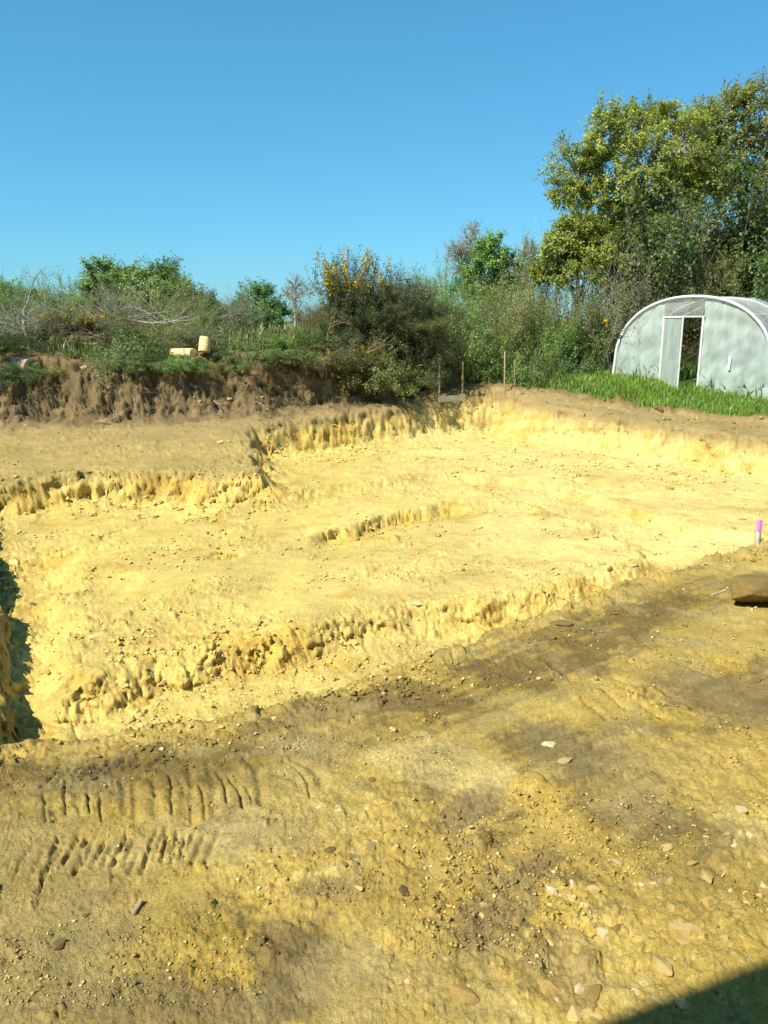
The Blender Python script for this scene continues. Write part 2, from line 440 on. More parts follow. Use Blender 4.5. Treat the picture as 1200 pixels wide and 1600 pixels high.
RUB = [world_blob(1000, 1440, 260, 150, 0, 0), world_blob(1120, 1260, 120, 60, 0, 0), world_blob(520, 1300, 150, 80, 0, 0), world_blob(750, 1480, 160, 110, 0, 0)]
def height(x, y, full=False):
    x = np.asarray(x, F); y = np.asarray(y, F)
    z, m = macro(x, y, True)
    dist = np.hypot(x, y)
    near = sstep(9, 6, dist); ins = m['inside']
    soil = 1 - np.clip(m['lawn'] + sstep(26, 30, dist), 0, 1)
    edge = np.clip(np.exp(-(m['psd'] / 0.35) ** 2) * ins + np.exp(-(m['sd'] / 0.5) ** 2) + m['lump'] + np.exp(-(m['rsd'] / 0.3) ** 2) * 0.6 * ins
                   + np.exp(-(m['tsd'] / 0.35) ** 2) * 0.7 * ins, 0, 1)
    patch = sstep(-0.15, 0.5, fbm(x * 0.7, y * 0.7, 3, 81))
    rub = np.zeros(x.shape)
    for b in RUB: rub = np.maximum(rub, blob_mask(x, y, b))
    rough = np.clip(0.22 + 0.7 * patch - 0.22 * ins * (1 - patch * 0.6) + 0.9 * edge + 0.5 * rub * near + 1.2 * m['bank'] + 1.3 * m['foot'] + 1.0 * m['rid'], 0, 2.2) * soil
    z = z + rough * (0.020 * fbm(x * 3.1, y * 3.1, 4, 91) + 0.012 * fbm(x * 11, y * 11, 3, 92))
    big = np.clip(rough - 0.35, 0, 2) * (0.7 - 0.5 * near)
    z = z + big * (0.055 * np.abs(fbm(x * 2.3, y * 2.3, 3, 93)) + 0.045 * np.abs(vnoise(x * 6.5, y * 6.5, 94)) + 0.028 * np.abs(vnoise(x * 15, y * 15, 95)) - 0.03)
    z = z + rough * (1 - 0.55 * near) * (0.014 * np.abs(vnoise(x * 24, y * 24, 96)) + 0.010 * np.abs(vnoise(x * 48, y * 48, 97)))
    compact = sstep(0.25, -0.35, fbm(x * 0.8 + 11, y * 0.8, 4, 240))
    z = z + soil * near * (1 - 0.85 * compact) * (0.004 * vnoise(x * 40, y * 40, 98) + 0.004 * vnoise(x * 85, y * 85, 99))
    # angular clods and fragments of three sizes, only where the soil is broken
    for sc, amp, dens, sd_ in ((5.0, 0.045, 0.10, 101), (11.0, 0.030, 0.26, 104), (26.0, 0.016, 0.5, 107), (52.0, 0.008, 0.55, 110)):
        wxx = x * sc + 0.3 * vnoise(x * sc * 1.7, y * sc * 1.7, sd_ + 5); wyy = y * sc + 0.3 * vnoise(x * sc * 1.7 + 9, y * sc * 1.7, sd_ + 6)
        d, r, ox, oy = cells(wxx, wyy, sd_)
        thr = np.clip(dens * rough, 0, 0.95)
        k = (r * 99991).astype(np.int32)
        r2 = rnd2(k, k, 3); r3 = rnd2(k, k + 7, 4); r4 = rnd2(k, k + 3, 5)
        rad = 0.26 + 0.26 * r2
        ang = np.maximum(np.abs(ox * np.cos(6 * r3) + oy * np.sin(6 * r3)), np.maximum(np.abs(ox * np.cos(6 * r3 + 1.1) + oy * np.sin(6 * r3 + 1.1)), np.abs(ox * np.cos(6 * r3 + 2.3) + oy * np.sin(6 * r3 + 2.3))))
        prof = np.clip((1 - ang / rad) * 3.2, 0, 1)
        top = 0.75 + 1.1 * (ox * np.cos(6 * r4) + oy * np.sin(6 * r4))
        z = z + np.where(r < thr, amp * (1 - 0.4 * near) * prof * np.clip(top, 0.15, 1.5) * (0.5 + 0.7 * r2), 0) * soil
    # digging strata and cracks on broken faces
    z = z - 0.035 * edge * np.clip(1 - np.abs(vnoise(x * 3.3, y * 3.3, 121)) * 9, 0, 1) * soil
    gr = carve(x, y, GROOVES); z = z - gr
    rg = carve(x, y, RIDGES); z = z + np.clip(rg, 0, 1)
    # scraped streaks running diagonally across the near ground on the right
    st = near * sstep(-0.5, 0.8, x) * (1 - rub)
    z = z + 0.012 * st * vnoise((x * 0.8 + y * 0.6) * 3.5, (-x * 0.6 + y * 0.8) * 22, 131)
    if full:
        m.update(rub=rub, near=near, edge=edge, soil=soil, rough=rough, dist=dist, ridge=np.clip(rg, 0, 1), gr=gr, st=st)
        return z, m
    return z
def gz(x, y): return float(height(np.array([float(x)]), np.array([float(y)]))[0])

DARKS = [(world_blob(250, 1205, 330, 62, -8, -.1), 0.85), (world_blob(900, 1010, 260, 58, -22, -.1), 0.95), (world_blob(560, 1110, 230, 34, -14, -.2), 0.9),
         (world_blob(760, 1065, 220, 40, -16, -.1), 0.8), (world_blob(960, 1245, 230, 60, 27, 0), 0.75), (world_blob(1140, 1080, 150, 52, 8, 0), 0.7),
         (world_blob(440, 1510, 90, 80, 0, 0), 0.85), (world_blob(170, 1560, 210, 75, 0, 0), 0.7), (world_blob(330, 1440, 120, 60, 0, 0), 0.5),
         (world_blob(860, 1160, 110, 40, 10, 0), 0.75), (world_blob(770, 1420, 80, 90, 40, 0), 0.45), (world_blob(520, 1420, 120, 60, -20, 0), 0.4),
         (world_blob(1120, 950, 170, 30, -12, -.2), 0.6), (world_blob(170, 1350, 180, 60, 0, 0), 0.35), (world_blob(760, 1280, 90, 50, 20, 0), 0.5), (world_blob(905, 1375, 100, 30, 25, 0), 0.5)]
YELS = [(world_blob(660, 1215, 150, 60, 0, 0), 0.7), (world_blob(960, 1100, 200, 44, 12, 0), 0.6), (world_blob(1010, 1470, 280, 130, -8, 0), 0.55), (world_blob(1140, 1260, 150, 60, 0, 0), 0.5),
        (world_blob(350, 1350, 90, 30, -15, 0), 0.5), (world_blob(280, 1470, 90, 60, 0, 0), 0.4), (world_blob(1180, 970, 90, 35, 0, -.2), 0.6), (world_blob(40, 1260, 80, 30, 0, -.1), 0.5)]
PATCHES = [(world_blob(70, 1480, 190, 130, 0, 0), 0.8, (0.37, 0.315, 0.185)), (world_blob(30, 1310, 90, 70, 0, 0), 0.6, (0.37, 0.315, 0.185)), (world_blob(300, 1490, 110, 70, -10, 0), 0.55, (0.53, 0.39, 0.095)),
           (world_blob(440, 1505, 55, 60, 0, 0), 0.7, (0.19, 0.145, 0.095)), (world_blob(250, 1575, 190, 45, 0, 0), 0.75, (0.19, 0.15, 0.10)), (world_blob(545, 1530, 90, 80, 0, 0), 0.6, (0.42, 0.35, 0.19)),
           (world_blob(510, 1395, 60, 30, -15, 0), 0.6, (0.24, 0.185, 0.12)), (world_blob(790, 1420, 60, 80, 35, 0), 0.7, (0.24, 0.19, 0.13)), (world_blob(720, 1260, 60, 26, -30, 0), 0.7, (0.24, 0.19, 0.13)), (world_blob(680, 1190, 110, 40, 10, 0), 0.7, (0.60, 0.50, 0.29)),
           (world_blob(450, 1230, 90, 55, 0, 0), 0.55, (0.52, 0.42, 0.19)), (world_blob(1130, 1090, 110, 40, 12, 0), 0.7, (0.26, 0.205, 0.12)), (world_blob(930, 1200, 160, 50, 28, 0), 0.6, (0.30, 0.245, 0.15))]
def soil_colour(x, y, m):
    def mixc(c, col, f): return c * (1 - f[:, None]) + np.array(col) * f[:, None]
    nA = fbm(x * 1.3, y * 1.3, 5, 201); nB = fbm(x * 5, y * 5, 4, 202); nC = fbm(x * 0.4, y * 0.4, 3, 203)
    n = len(x)
    c = np.tile(np.array([0.62, 0.485, 0.195]), (n, 1))                       # pit clay
    c = mixc(c, (0.73, 0.615, 0.33), np.clip(sstep(-2.5, 3.0, x) * sstep(6, 9, y) * (0.55 + 0.4 * nC), 0, 1))
    c = mixc(c, (0.53, 0.36, 0.085), np.clip(sstep(0.25, 0.75, nA + 0.35 * m['edge']) * 0.55, 0, 1))
    c = mixc(c, (0.55, 0.40, 0.10), np.clip(m['cut'] * 0.7, 0, 1))
    c = mixc(c, (0.42, 0.32, 0.14), np.clip(sstep(0.35, 0.8, nB - 0.1) * 0.35, 0, 1))
    out = 1 - m['inside']
    # upper edge of the walls is topsoil; natural ground outside the pit
    nearg = np.array([0.50, 0.375, 0.14]); plat = np.array([0.40, 0.315, 0.145]); back = np.array([0.34, 0.265, 0.15])
    farw = sstep(15.5, 19.5, y + 0.6 * nA)
    og = np.where((y < 9.5)[:, None], nearg, plat * (1 - farw[:, None]) + back * farw[:, None])
    yb = sstep(9, 12, y)
    og = nearg * (1 - yb[:, None]) + (plat * (1 - farw[:, None]) + back * farw[:, None]) * yb[:, None]
    topw = np.where(y > 9.5, sstep(0.42, 0.9, out + 0.12 * nB), sstep(0.08, 0.45, out + 0.1 * nB))
    c = c * (1 - topw[:, None]) + og * topw[:, None]
    near = sstep(11, 9, y + 0.3 * nA) * topw
    nA2 = fbm(x * 2.2, y * 2.2, 5, 207)
    for bl, s in YELS:
        k = np.clip(blob_mask(x + 0.12 * nA, y + 0.12 * nB, bl) * s * (0.75 + 0.5 * nA2), 0, 1) * np.clip(near + 0.2, 0, 1)
        c = mixc(c, (0.52, 0.40, 0.135), k)
    streak = fbm((x * 0.8 + y * 0.6) * 1.6, (-x * 0.6 + y * 0.8) * 9, 4, 208)
    dk = np.zeros(n)
    for bl, s in DARKS:
        dk = np.maximum(dk, s * blob_mask(x + 0.18 * nA, y + 0.18 * fbm(x * 1.3 + 7, y * 1.3, 4, 209), bl, 0.6))
    dk = np.clip(dk * (0.74 + 0.75 * nA2 + 0.55 * streak * m['st']) + 0.15 * sstep(0.3, 0.8, nA2) * m['near'], 0, 0.95)
    dk = dk * np.clip(topw + m['ramp'] * 0.3, 0, 1) * sstep(10.5, 8.5, y)
    fine = fbm(x * 15, y * 15, 4, 215); scr = fbm((x * 0.8 + y * 0.6) * 3.0, (-x * 0.6 + y * 0.8) * 16, 4, 216)
    dk = np.clip(0.25 * dk + 0.65 * sstep(0.18, 0.66, dk + 0.26 * nB + 0.22 * fine + 0.3 * scr * sstep(-0.5, 0.8, x)), 0, 0.85) * np.clip(dk * 4, 0, 1)
    c = mixc(c, (0.165, 0.122, 0.055), dk)
    purple = sstep(0.3, 0.5, fbm(x * 1.9 + 3, y * 1.9, 5, 210)) * near * 0.6
    c = mixc(c, (0.20, 0.15, 0.095), purple)
    # ochre, grey-olive and tan patches of the churned ground
    e1 = fbm(x * 1.4 + 31, y * 1.4, 6, 230, 0.6); e2 = fbm(x * 1.7 - 13, y * 1.7 + 8, 6, 231, 0.6); e3 = fbm(x * 2.6 + 3, y * 2.6 - 8, 6, 232, 0.62)
    c = mixc(c, (0.53, 0.39, 0.095), sstep(0.1, 0.4, e1) * 0.5 * near * (1 - dk))
    c = mixc(c, (0.37, 0.315, 0.19), sstep(0.14, 0.42, e2) * 0.5 * near)
    c = mixc(c, (0.60, 0.49, 0.24), sstep(0.25, 0.45, e3) * 0.55 * near * (1 - dk))
    for bl, s_, col_ in PATCHES:
        k = sstep(0.3, 0.65, blob_mask(x + 0.1 * nA, y + 0.1 * nB, bl, 0.7) + 0.45 * e3 + 0.3 * fine) * s_ * 0.85 * np.clip(blob_mask(x, y, bl, 0.9) * 3, 0, 1)
        c = mixc(c, col_, k)
    # greyish dust towards the bottom left
    gl = blob_mask(x, y, world_blob(60, 1480, 220, 170, 0, 0), 0.6) * 0.5
    c = mixc(c, (0.36, 0.285, 0.13), gl * (0.7 + 0.4 * nA2))
    c = mixc(c, (0.58, 0.49, 0.24), np.clip(m['ridge'] / 0.008, 0, 1) * 0.8)
    # broken pale fragments
    pal = sstep(0.55, 0.8, fbm(x * 16, y * 16, 2, 211)) * np.clip(m['rub'] * m['near'] + 0.35 * m['edge'] * m['inside'], 0, 1)
    c = mixc(c, (0.66, 0.58, 0.34), pal * 0.6)
    # earth bank, its crumbled foot, spoil ridge, turf
    bk = np.clip(sstep(-0.9, -0.15, m['bsd'] + 0.25 * nA) * m['bend'], 0, 1)
    c = mixc(c, np.array([0.165, 0.125, 0.085]), bk * (0.88 + 0.12 * nB))
    c = mixc(c, (0.27, 0.205, 0.135), np.clip(sstep(0.1, 0.6, nB) * bk * 0.7, 0, 1))
    c = mixc(c, (0.17, 0.12, 0.065), np.clip(sstep(0.15, 0.6, m['rid'] + 0.2 * nB) * 0.75, 0, 1))
    turf = np.clip(np.maximum(m['lawn'], sstep(1.5, 2.6, m['bsd']) * m['bend']) + sstep(25, 27, y), 0, 1)
    g = np.array([0.10, 0.16, 0.03])
    c = mixc(c, g, turf * 0.9)
    fld = sstep(30, 40, y)
    c = mixc(c, (0.20, 0.22, 0.08), fld * (0.8 + 0.2 * nC))
    mot = fbm(x * 0.9 + 5, y * 0.9, 5, 220)
    c = mixc(c, (0.40, 0.33, 0.19), np.clip(sstep(0.1, 0.7, mot) * 0.45 * near, 0, 1))
    c = c * (1 + 0.16 * nA2 + 0.13 * nB + 0.16 * mot * near + 0.10 * fbm(x * 22, y * 22, 3, 221) * m['near'])[:, None]
    c = c * (1 - 0.12 * near)[:, None]
    return np.clip(c * np.array([0.82, 0.79, 0.575]), 0.005, 0.85)

from concurrent.futures import ThreadPoolExecutor
def chunked(fn, X, Y, n=30000):
    parts = [(X[i:i + n], Y[i:i + n]) for i in range(0, len(X), n)]
    with ThreadPoolExecutor(4) as ex: return list(ex.map(lambda p: fn(*p), parts))
def surface(x, y):
    z, m = height(x, y, True)
    return z, soil_colour(x, y, m)
def build_ground():
    a_in = np.radians(np.linspace(-33, 33, 670)); a_l = np.radians(np.linspace(-180, -33, 60)[:-1]); a_r = np.radians(np.linspace(33, 180, 60)[1:])
    az = np.concatenate([a_l, a_in, a_r[:-1]]); NA = len(az)
    rc = np.geomspace(0.35, 3500, 900)
    A, R = np.meshgrid(az[::3], rc, indexing='ij')
    X, Y = (R * np.sin(A)).astype(F), (R * np.cos(A)).astype(F)
    Z = np.concatenate(chunked(macro, X.ravel(), Y.ravel())).reshape(X.shape)
    dr = np.diff(R, axis=1); dz = np.diff(Z, axis=1); ds = np.hypot(dr, dz)
    rm = 0.5 * (R[:, 1:] + R[:, :-1]); zm = 0.5 * (Z[:, 1:] + Z[:, :-1]) - CAM_Z
    D = np.hypot(rm, zm)
    cross = np.abs(dr * zm - dz * rm) / (ds * D + 1e-9)
    w = ds / D * (0.16 + cross)
    w = w * np.where(rm < 1.9, 0.12, 1.0) * np.where(rm > 60, 0.5, 1.0)
    for _ in range(3):
        w[1:-1] = 0.25 * w[:-2] + 0.5 * w[1:-1] + 0.25 * w[2:]
        w[:, 1:-1] = 0.25 * w[:, :-2] + 0.5 * w[:, 1:-1] + 0.25 * w[:, 2:]
    NR = 790
    cum = np.concatenate([np.zeros((len(w), 1)), np.cumsum(w, 1)], 1); cum /= cum[:, -1:]
    q = np.linspace(0, 1, NR)
    RC = np.array([np.interp(q, cum[i], rc) for i in range(len(w))])
    fi = np.clip(np.arange(NA) / 3.0, 0, len(w) - 1); i0 = np.minimum(fi.astype(int), len(w) - 2); ft = (fi - i0)[:, None]
    RR = RC[i0] * (1 - ft) + RC[i0 + 1] * ft
    X = (RR * np.sin(az)[:, None]).ravel(); Y = (RR * np.cos(az)[:, None]).ravel()
    res = chunked(surface, X.astype(F), Y.astype(F))
    Z = np.concatenate([r[0] for r in res]); colr = np.concatenate([r[1] for r in res])
    # steep faces are broken up sideways too, so that they are not mere curtains
    Zg = Z.reshape(NA, NR); sl = np.abs(np.gradient(Zg, axis=1) / np.maximum(np.gradient(RR, axis=1), 1e-4))
    sl[1:-1] = (sl[:-2] + sl[1:-1] + sl[2:]) / 3; sl[:, 1:-1] = (sl[:, :-2] + sl[:, 1:-1] + sl[:, 2:]) / 3
    mk = (sstep(0.2, 0.8, sl) * sstep(3, 5, RR) * sstep(40, 30, RR)).ravel(); sel = mk > 0.01
    u, v_, w_ = X[sel], Y[sel], Z[sel]
    off = 0.13 * fbm(u * 2.6 + v_ * 1.5, w_ * 5 + v_, 5, 501) + 0.08 * np.abs(vnoise(u * 7 + v_ * 4, w_ * 10 + v_ * 3, 505)) + 0.04 * np.abs(vnoise(u * 17 + v_ * 9, w_ * 22, 506)) - 0.03
    rad_ = np.hypot(u, v_); k_ = mk[sel] * off
    X[sel] = u - u / rad_ * k_; Y[sel] = v_ - v_ / rad_ * k_; Z[sel] = w_ + 0.3 * k_
    V = np.stack([X, Y, Z], 1)
    i = np.arange(NA); j = np.arange(NR - 1)
    I, J = np.meshgrid(i, j, indexing='ij'); I2 = (I + 1) % NA
    q4 = np.stack([I * NR + J, I * NR + J + 1, I2 * NR + J + 1, I2 * NR + J], -1).reshape(-1, 4)[:, ::-1]
    V = np.vstack([V, [[0, 0, 0]]]); colr = np.vstack([colr, [[0.3, 0.22, 0.08]]])
    cap = np.stack([np.full(NA, len(V) - 1), i * NR, ((i + 1) % NA) * NR], 1)[:, ::-1]
    me = new_mesh('ground', V, [q4, cap], M_SOIL, True)
    cattr(me, 'soil_colour', colr)
    o = link('ground', me); tag(o, kind='structure')
    return o
build_ground()

# ------------------------------------------------------------------ the house behind the camera (its eave shades the bottom right corner)
def box_mesh(name, size, mat, bevel=0.0):
    import bmesh
    bm = bmesh.new(); bmesh.ops.create_cube(bm, size=1.0)
    for v in bm.verts: v.co = Vector((v.co.x * size[0], v.co.y * size[1], v.co.z * size[2]))
    if bevel: bmesh.ops.bevel(bm, geom=bm.edges[:], offset=bevel, segments=2, affect='EDGES')
    me = bpy.data.meshes.new(name); bm.to_mesh(me); bm.free(); me.materials.append(mat); return me
def plain(name, col, rough=0.8, ns=20, amt=0.15, spec=0.2):
    t = NT(name); co = t.coord(); n = t.noise(ns, 4, 0.6, co)
    c = t.mix(1.0, C4(*col), t.ramp(n, [(0.3, (1 - amt,) * 3), (0.7, (1 + amt,) * 3)]), 'MULTIPLY')
    t.principled(c, rough, t.bump(n, 0.25, 0.01), spec=spec); return t.m
M_RENDER = plain('wall_render', (0.62, 0.58, 0.50), 0.9, 60)
M_SLATE = plain('roof_slate', (0.07, 0.075, 0.085), 0.6, 8)
M_FRAME = plain('white_frame', (0.75, 0.75, 0.74), 0.4, 5, 0.03)
M_GLASS = plain('window_glass', (0.03, 0.04, 0.05), 0.08, 3, 0.05, 0.6)
def build_house():
    ang = math.atan2(0.109, 0.274)
    root = empty('house', (0.0, 0.0, 0.0), ang)
    tag(root, 'house behind the photographer whose eave shades the bottom right corner', 'house')
    wall_y, L0, L1, E, eave = -0.55, -7.0, 9.0, 5.6, 0.38
    def bx(name, x0, x1, y0, y1, z0, z1, mat, parent=root):
        o = link(name, box_mesh(name, (x1 - x0, y1 - y0, z1 - z0), mat), parent)
        o.location = ((x0 + x1) / 2, (y0 + y1) / 2, (z0 + z1) / 2); return o
    bx('wall', L0, L1, wall_y - 7.0, wall_y, -0.3, E, M_RENDER)
    V = np.array([[L0 - .2, eave, E], [L1 + .2, eave, E], [L1 + .2, wall_y - 3.5, E + 2.9], [L0 - .2, wall_y - 3.5, E + 2.9], [L0 - .2, wall_y - 7.6, E], [L1 + .2, wall_y - 7.6, E]])
    V = np.vstack([V, V + [0, 0, 0.16]])
    f = [[0, 1, 2, 3], [3, 2, 5, 4], [6, 9, 8, 7], [9, 10, 11, 8], [0, 6, 7, 1], [4, 5, 11, 10], [0, 3, 9, 6], [3, 4, 10, 9], [1, 7, 8, 2], [2, 8, 11, 5]]
    link('roof', new_mesh('roof', V, np.array(f), M_SLATE), root)
    for xc, zc in ((-4.5, 1.2), (-4.5, 3.9), (3.5, 1.2), (3.5, 3.9), (6.8, 3.9)):
        w = bx('window', xc - .6, xc + .6, wall_y + 0.003, wall_y + 0.06, zc - .65, zc + .65, M_FRAME)
        for s in (-1, 1):
            p = link('pane', box_mesh('pane', (0.48, 0.012, 1.12), M_GLASS), w); p.location = (s * 0.28, 0.035, 0)
    d = bx('door', -1.6, -0.65, wall_y + 0.003, wall_y + 0.06, 0.0, 2.1, M_FRAME)
    h = link('handle', box_mesh('handle', (0.12, 0.05, 0.025), M_GLASS, 0.006), d); h.location = (0.36, 0.05, 0.0)
build_house()

# ------------------------------------------------------------------ plants
K = 5
def grow(rng, P, D, L, R, levels):
    """Branches level by level; each level is (points (M,K,3), radii (M,K))."""
    out = []
    P = np.asarray(P, float); D = np.asarray(D, float); L = np.asarray(L, float); R = np.asarray(R, float)
    for li, lv in enumerate(levels):
        M = len(P); pts = np.zeros((M, K, 3)); pts[:, 0] = P
        d = D / np.linalg.norm(D, axis=1, keepdims=True); p = P.copy(); ds = [d]
        for k in range(1, K):
            d = d + rng.normal(0, lv.get('wob', 0.2), (M, 3)) + np.array([0, 0, lv.get('up', 0.05)])
            d = d / np.linalg.norm(d, axis=1, keepdims=True)
            p = p + d * (L / (K - 1))[:, None]; pts[:, k] = p; ds.append(d)
        tp = lv.get('taper', 0.35)
        rad = R[:, None] * np.linspace(1, tp, K)[None, :]
        out.append((pts, rad, d))
        if li == len(levels) - 1: break
        nx = levels[li + 1]; n = nx['n']
        idx = np.repeat(np.arange(M), n); m = len(idx)
        t = rng.uniform(nx.get('t0', 0.3), 1.0, m) * (K - 1)
        t[::n] = (K - 1) * 0.999
        i0 = np.minimum(t.astype(int), K - 2); f = (t - i0)[:, None]
        P = pts[idx, i0] * (1 - f) + pts[idx, i0 + 1] * f
        DD = np.stack(ds, 1)[idx, i0 + 1]
        pr = rng.normal(0, 1, (m, 3)); pr -= (pr * DD).sum(1, keepdims=True) * DD; pr /= np.linalg.norm(pr, axis=1, keepdims=True) + 1e-9
        sp = nx.get('spread', 0.7) * rng.uniform(0.6, 1.3, m)[:, None]
        sp[::n] *= 0.4
        D = DD * np.cos(sp) + pr * np.sin(sp)
        L = L[idx] * nx.get('ratio', 0.6) * rng.uniform(0.7, 1.25, m)
        R = np.maximum(rad[idx, i0] * nx.get('rr', 0.6), nx.get('rmin', 0.004))
    return out
def tubes(items, sides):
    Vs, Fs, off = [], [], 0
    for pts, rad in items:
        M = len(pts)
        if not M: continue
        tg = np.gradient(pts, axis=1); tg /= np.linalg.norm(tg, axis=2, keepdims=True) + 1e-9
        ref = np.where(np.abs(tg[..., 2:3]) > 0.9, np.array([1.0, 0, 0]), np.array([0, 0, 1.0]))
        u = np.cross(tg, ref); u /= np.linalg.norm(u, axis=2, keepdims=True) + 1e-9; w = np.cross(tg, u)
        a = np.arange(sides) * 2 * np.pi / sides
        ring = pts[:, :, None] + rad[:, :, None, None] * (np.cos(a)[None, None, :, None] * u[:, :, None] + np.sin(a)[None, None, :, None] * w[:, :, None])
        n = pts.shape[1]
        Vs.append(ring.reshape(-1, 3))
        m, k, s = np.meshgrid(np.arange(M), np.arange(n - 1), np.arange(sides), indexing='ij')
        b = off + (m * n + k) * sides; s2 = (s + 1) % sides
        Fs.append(np.stack([b + s, b + s2, b + sides + s2, b + sides + s], -1).reshape(-1, 4))
        off += M * n * sides
    return np.vstack(Vs), np.vstack(Fs)
def leaf_quads(rng, C, N, size, aspect=0.5, droop=0.0):
    """Diamond leaves at centres C lying roughly across normals N."""
    m = len(C)
    N = N + rng.normal(0, 0.6, (m, 3)); N /= np.linalg.norm(N, axis=1, keepdims=True) + 1e-9
    a = rng.normal(0, 1, (m, 3)); a[:, 2] -= droop
    a -= (a * N).sum(1, keepdims=True) * N; a /= np.linalg.norm(a, axis=1, keepdims=True) + 1e-9
    b = np.cross(N, a)
    s = (size * rng.uniform(0.6, 1.35, m))[:, None]
    V = np.stack([C - a * s * 0.5, C + b * s * aspect * 0.5, C + a * s * 0.5 + N * s * 0.08, C - b * s * aspect * 0.5], 1).reshape(-1, 3)
    Fq = np.arange(m * 4).reshape(-1, 4)
    return V, Fq
def tints(rng, C, m, var=0.25, clump=0.3, sc=1.6, warm=0.12):
    """Leaf colours differ leaf by leaf and sprig by sprig."""
    cl = vnoise(C[:, 0] * sc + C[:, 2] * sc * 0.7, C[:, 1] * sc - C[:, 2] * sc * 0.6, 9)
    v = np.exp(rng.normal(0, var, m) + clump * cl)
    h = rng.normal(0, warm, m) + 0.5 * warm * cl
    return np.stack([v * (1 + h), v, v * (1 - 0.6 * h)], 1)
def foliage_mesh(name, rng, C, N, size, aspect, mat, var=0.25, clump=0.3, sc=1.6, droop=0.0, warm=0.12):
    V, Fq = leaf_quads(rng, C, N, size, aspect, droop)
    me = new_mesh(name, V, Fq, mat)
    cattr(me, 'tint', np.repeat(np.clip(tints(rng, C, len(C), var, clump, sc, warm), 0.05, 4), 4, 0))
    return me
def twig_leaves(rng, lv, n, jitter, t0=0.1):
    pts = lv[0]; M = len(pts); idx = np.repeat(np.arange(M), n); m = len(idx)
    t = rng.uniform(t0, 1.0, m) * (K - 1); i0 = np.minimum(t.astype(int), K - 2); f = (t - i0)[:, None]
    C = pts[idx, i0] * (1 - f) + pts[idx, i0 + 1] * f + rng.normal(0, jitter, (m, 3))
    return C
LEAF_GAIN = 1.75
class Plant:
    """A kind of plant: named part meshes plus its size, ready to be planted many times."""
    def __init__(s, name, parts):
        s.name = name; s.parts = parts
        co = []
        for n, me in parts:
            a = np.zeros(len(me.vertices) * 3, F); me.vertices.foreach_get('co', a); co.append(a.reshape(-1, 3))
        a = np.vstack(co)
        s.h = np.percentile(a[:, 2], 99.0); s.w = np.percentile(a[:, 0], 97) - np.percentile(a[:, 0], 3)
        s.cx = 0.5 * (np.percentile(a[:, 0], 98.5) + np.percentile(a[:, 0], 1.5))
    def put(s, loc, sx, sz, rz, label, cat, group=None, colour=(0.1, 0.16, 0.04), name=None):
        r = empty(name or s.name, loc, rz); r.scale = (sx, sx, sz)
        tag(r, label, cat, group)
        for n, me in s.parts:
            o = link(n, me, r)
            if n == 'flowers': o['kind'] = 'stuff'
            o.color = (0.60, 0.43, 0.02, 1) if n == 'flowers' else (*[min(0.6, c * LEAF_GAIN) for c in colour], 1)
        return r
def shrub_kind(name, seed, stems=14, height=2.4, lean=0.5, leaves=10, leaf=0.06, aspect=0.5, bark=None, up=0.06, n2=5, n3=5, spread=0.6, jitter=0.09, base=0.35,
               wob=0.16, r0=0.022, var=0.28, clump=0.35, rmin=0.005, ratio3=0.5, droop=0.0, leaf2=0):
    rng = np.random.default_rng(seed)
    a = rng.uniform(0, 2 * np.pi, stems); rr = base * np.sqrt(rng.uniform(0, 1, stems))
    P = np.stack([np.cos(a) * rr, np.sin(a) * rr, np.full(stems, -0.12)], 1)
    a2 = a + rng.normal(0, 0.5, stems); ln = rng.uniform(0.05, lean, stems)
    D = np.stack([np.cos(a2) * ln, np.sin(a2) * ln, np.ones(stems)], 1)
    L = height * rng.uniform(0.5, 0.85, stems); R = r0 * rng.uniform(0.6, 1.3, stems)
    lv = grow(rng, P, D, L, R, [dict(wob=wob, up=up), dict(n=n2, ratio=0.45, spread=spread, up=up, wob=wob, rmin=rmin, t0=0.12), dict(n=n3, ratio=ratio3, spread=spread, up=up, wob=wob, rmin=rmin * 0.8, t0=0.1)])
    V, Fq = tubes([(lv[0][0], lv[0][1])] + [(l[0][:, ::2], l[1][:, ::2]) for l in lv[1:]], 3)
    parts = [('stems', new_mesh('stems', V, Fq, bark or M_BARK))]
    if leaves:
        C = twig_leaves(rng, lv[2], leaves, jitter)
        if leaf2: C = np.vstack([C, twig_leaves(rng, lv[1], leaf2, jitter)])
        ctr = np.array([0, 0, height * 0.35]); N = (C - ctr); N /= np.linalg.norm(N, axis=1, keepdims=True) + 1e-9
        N = N * 0.8 + np.array([0, 0, 0.5])
        parts.append(('foliage', foliage_mesh('foliage', rng, C, N, leaf, aspect, M_LEAF, var, clump, droop=droop)))
    return Plant(name, parts)
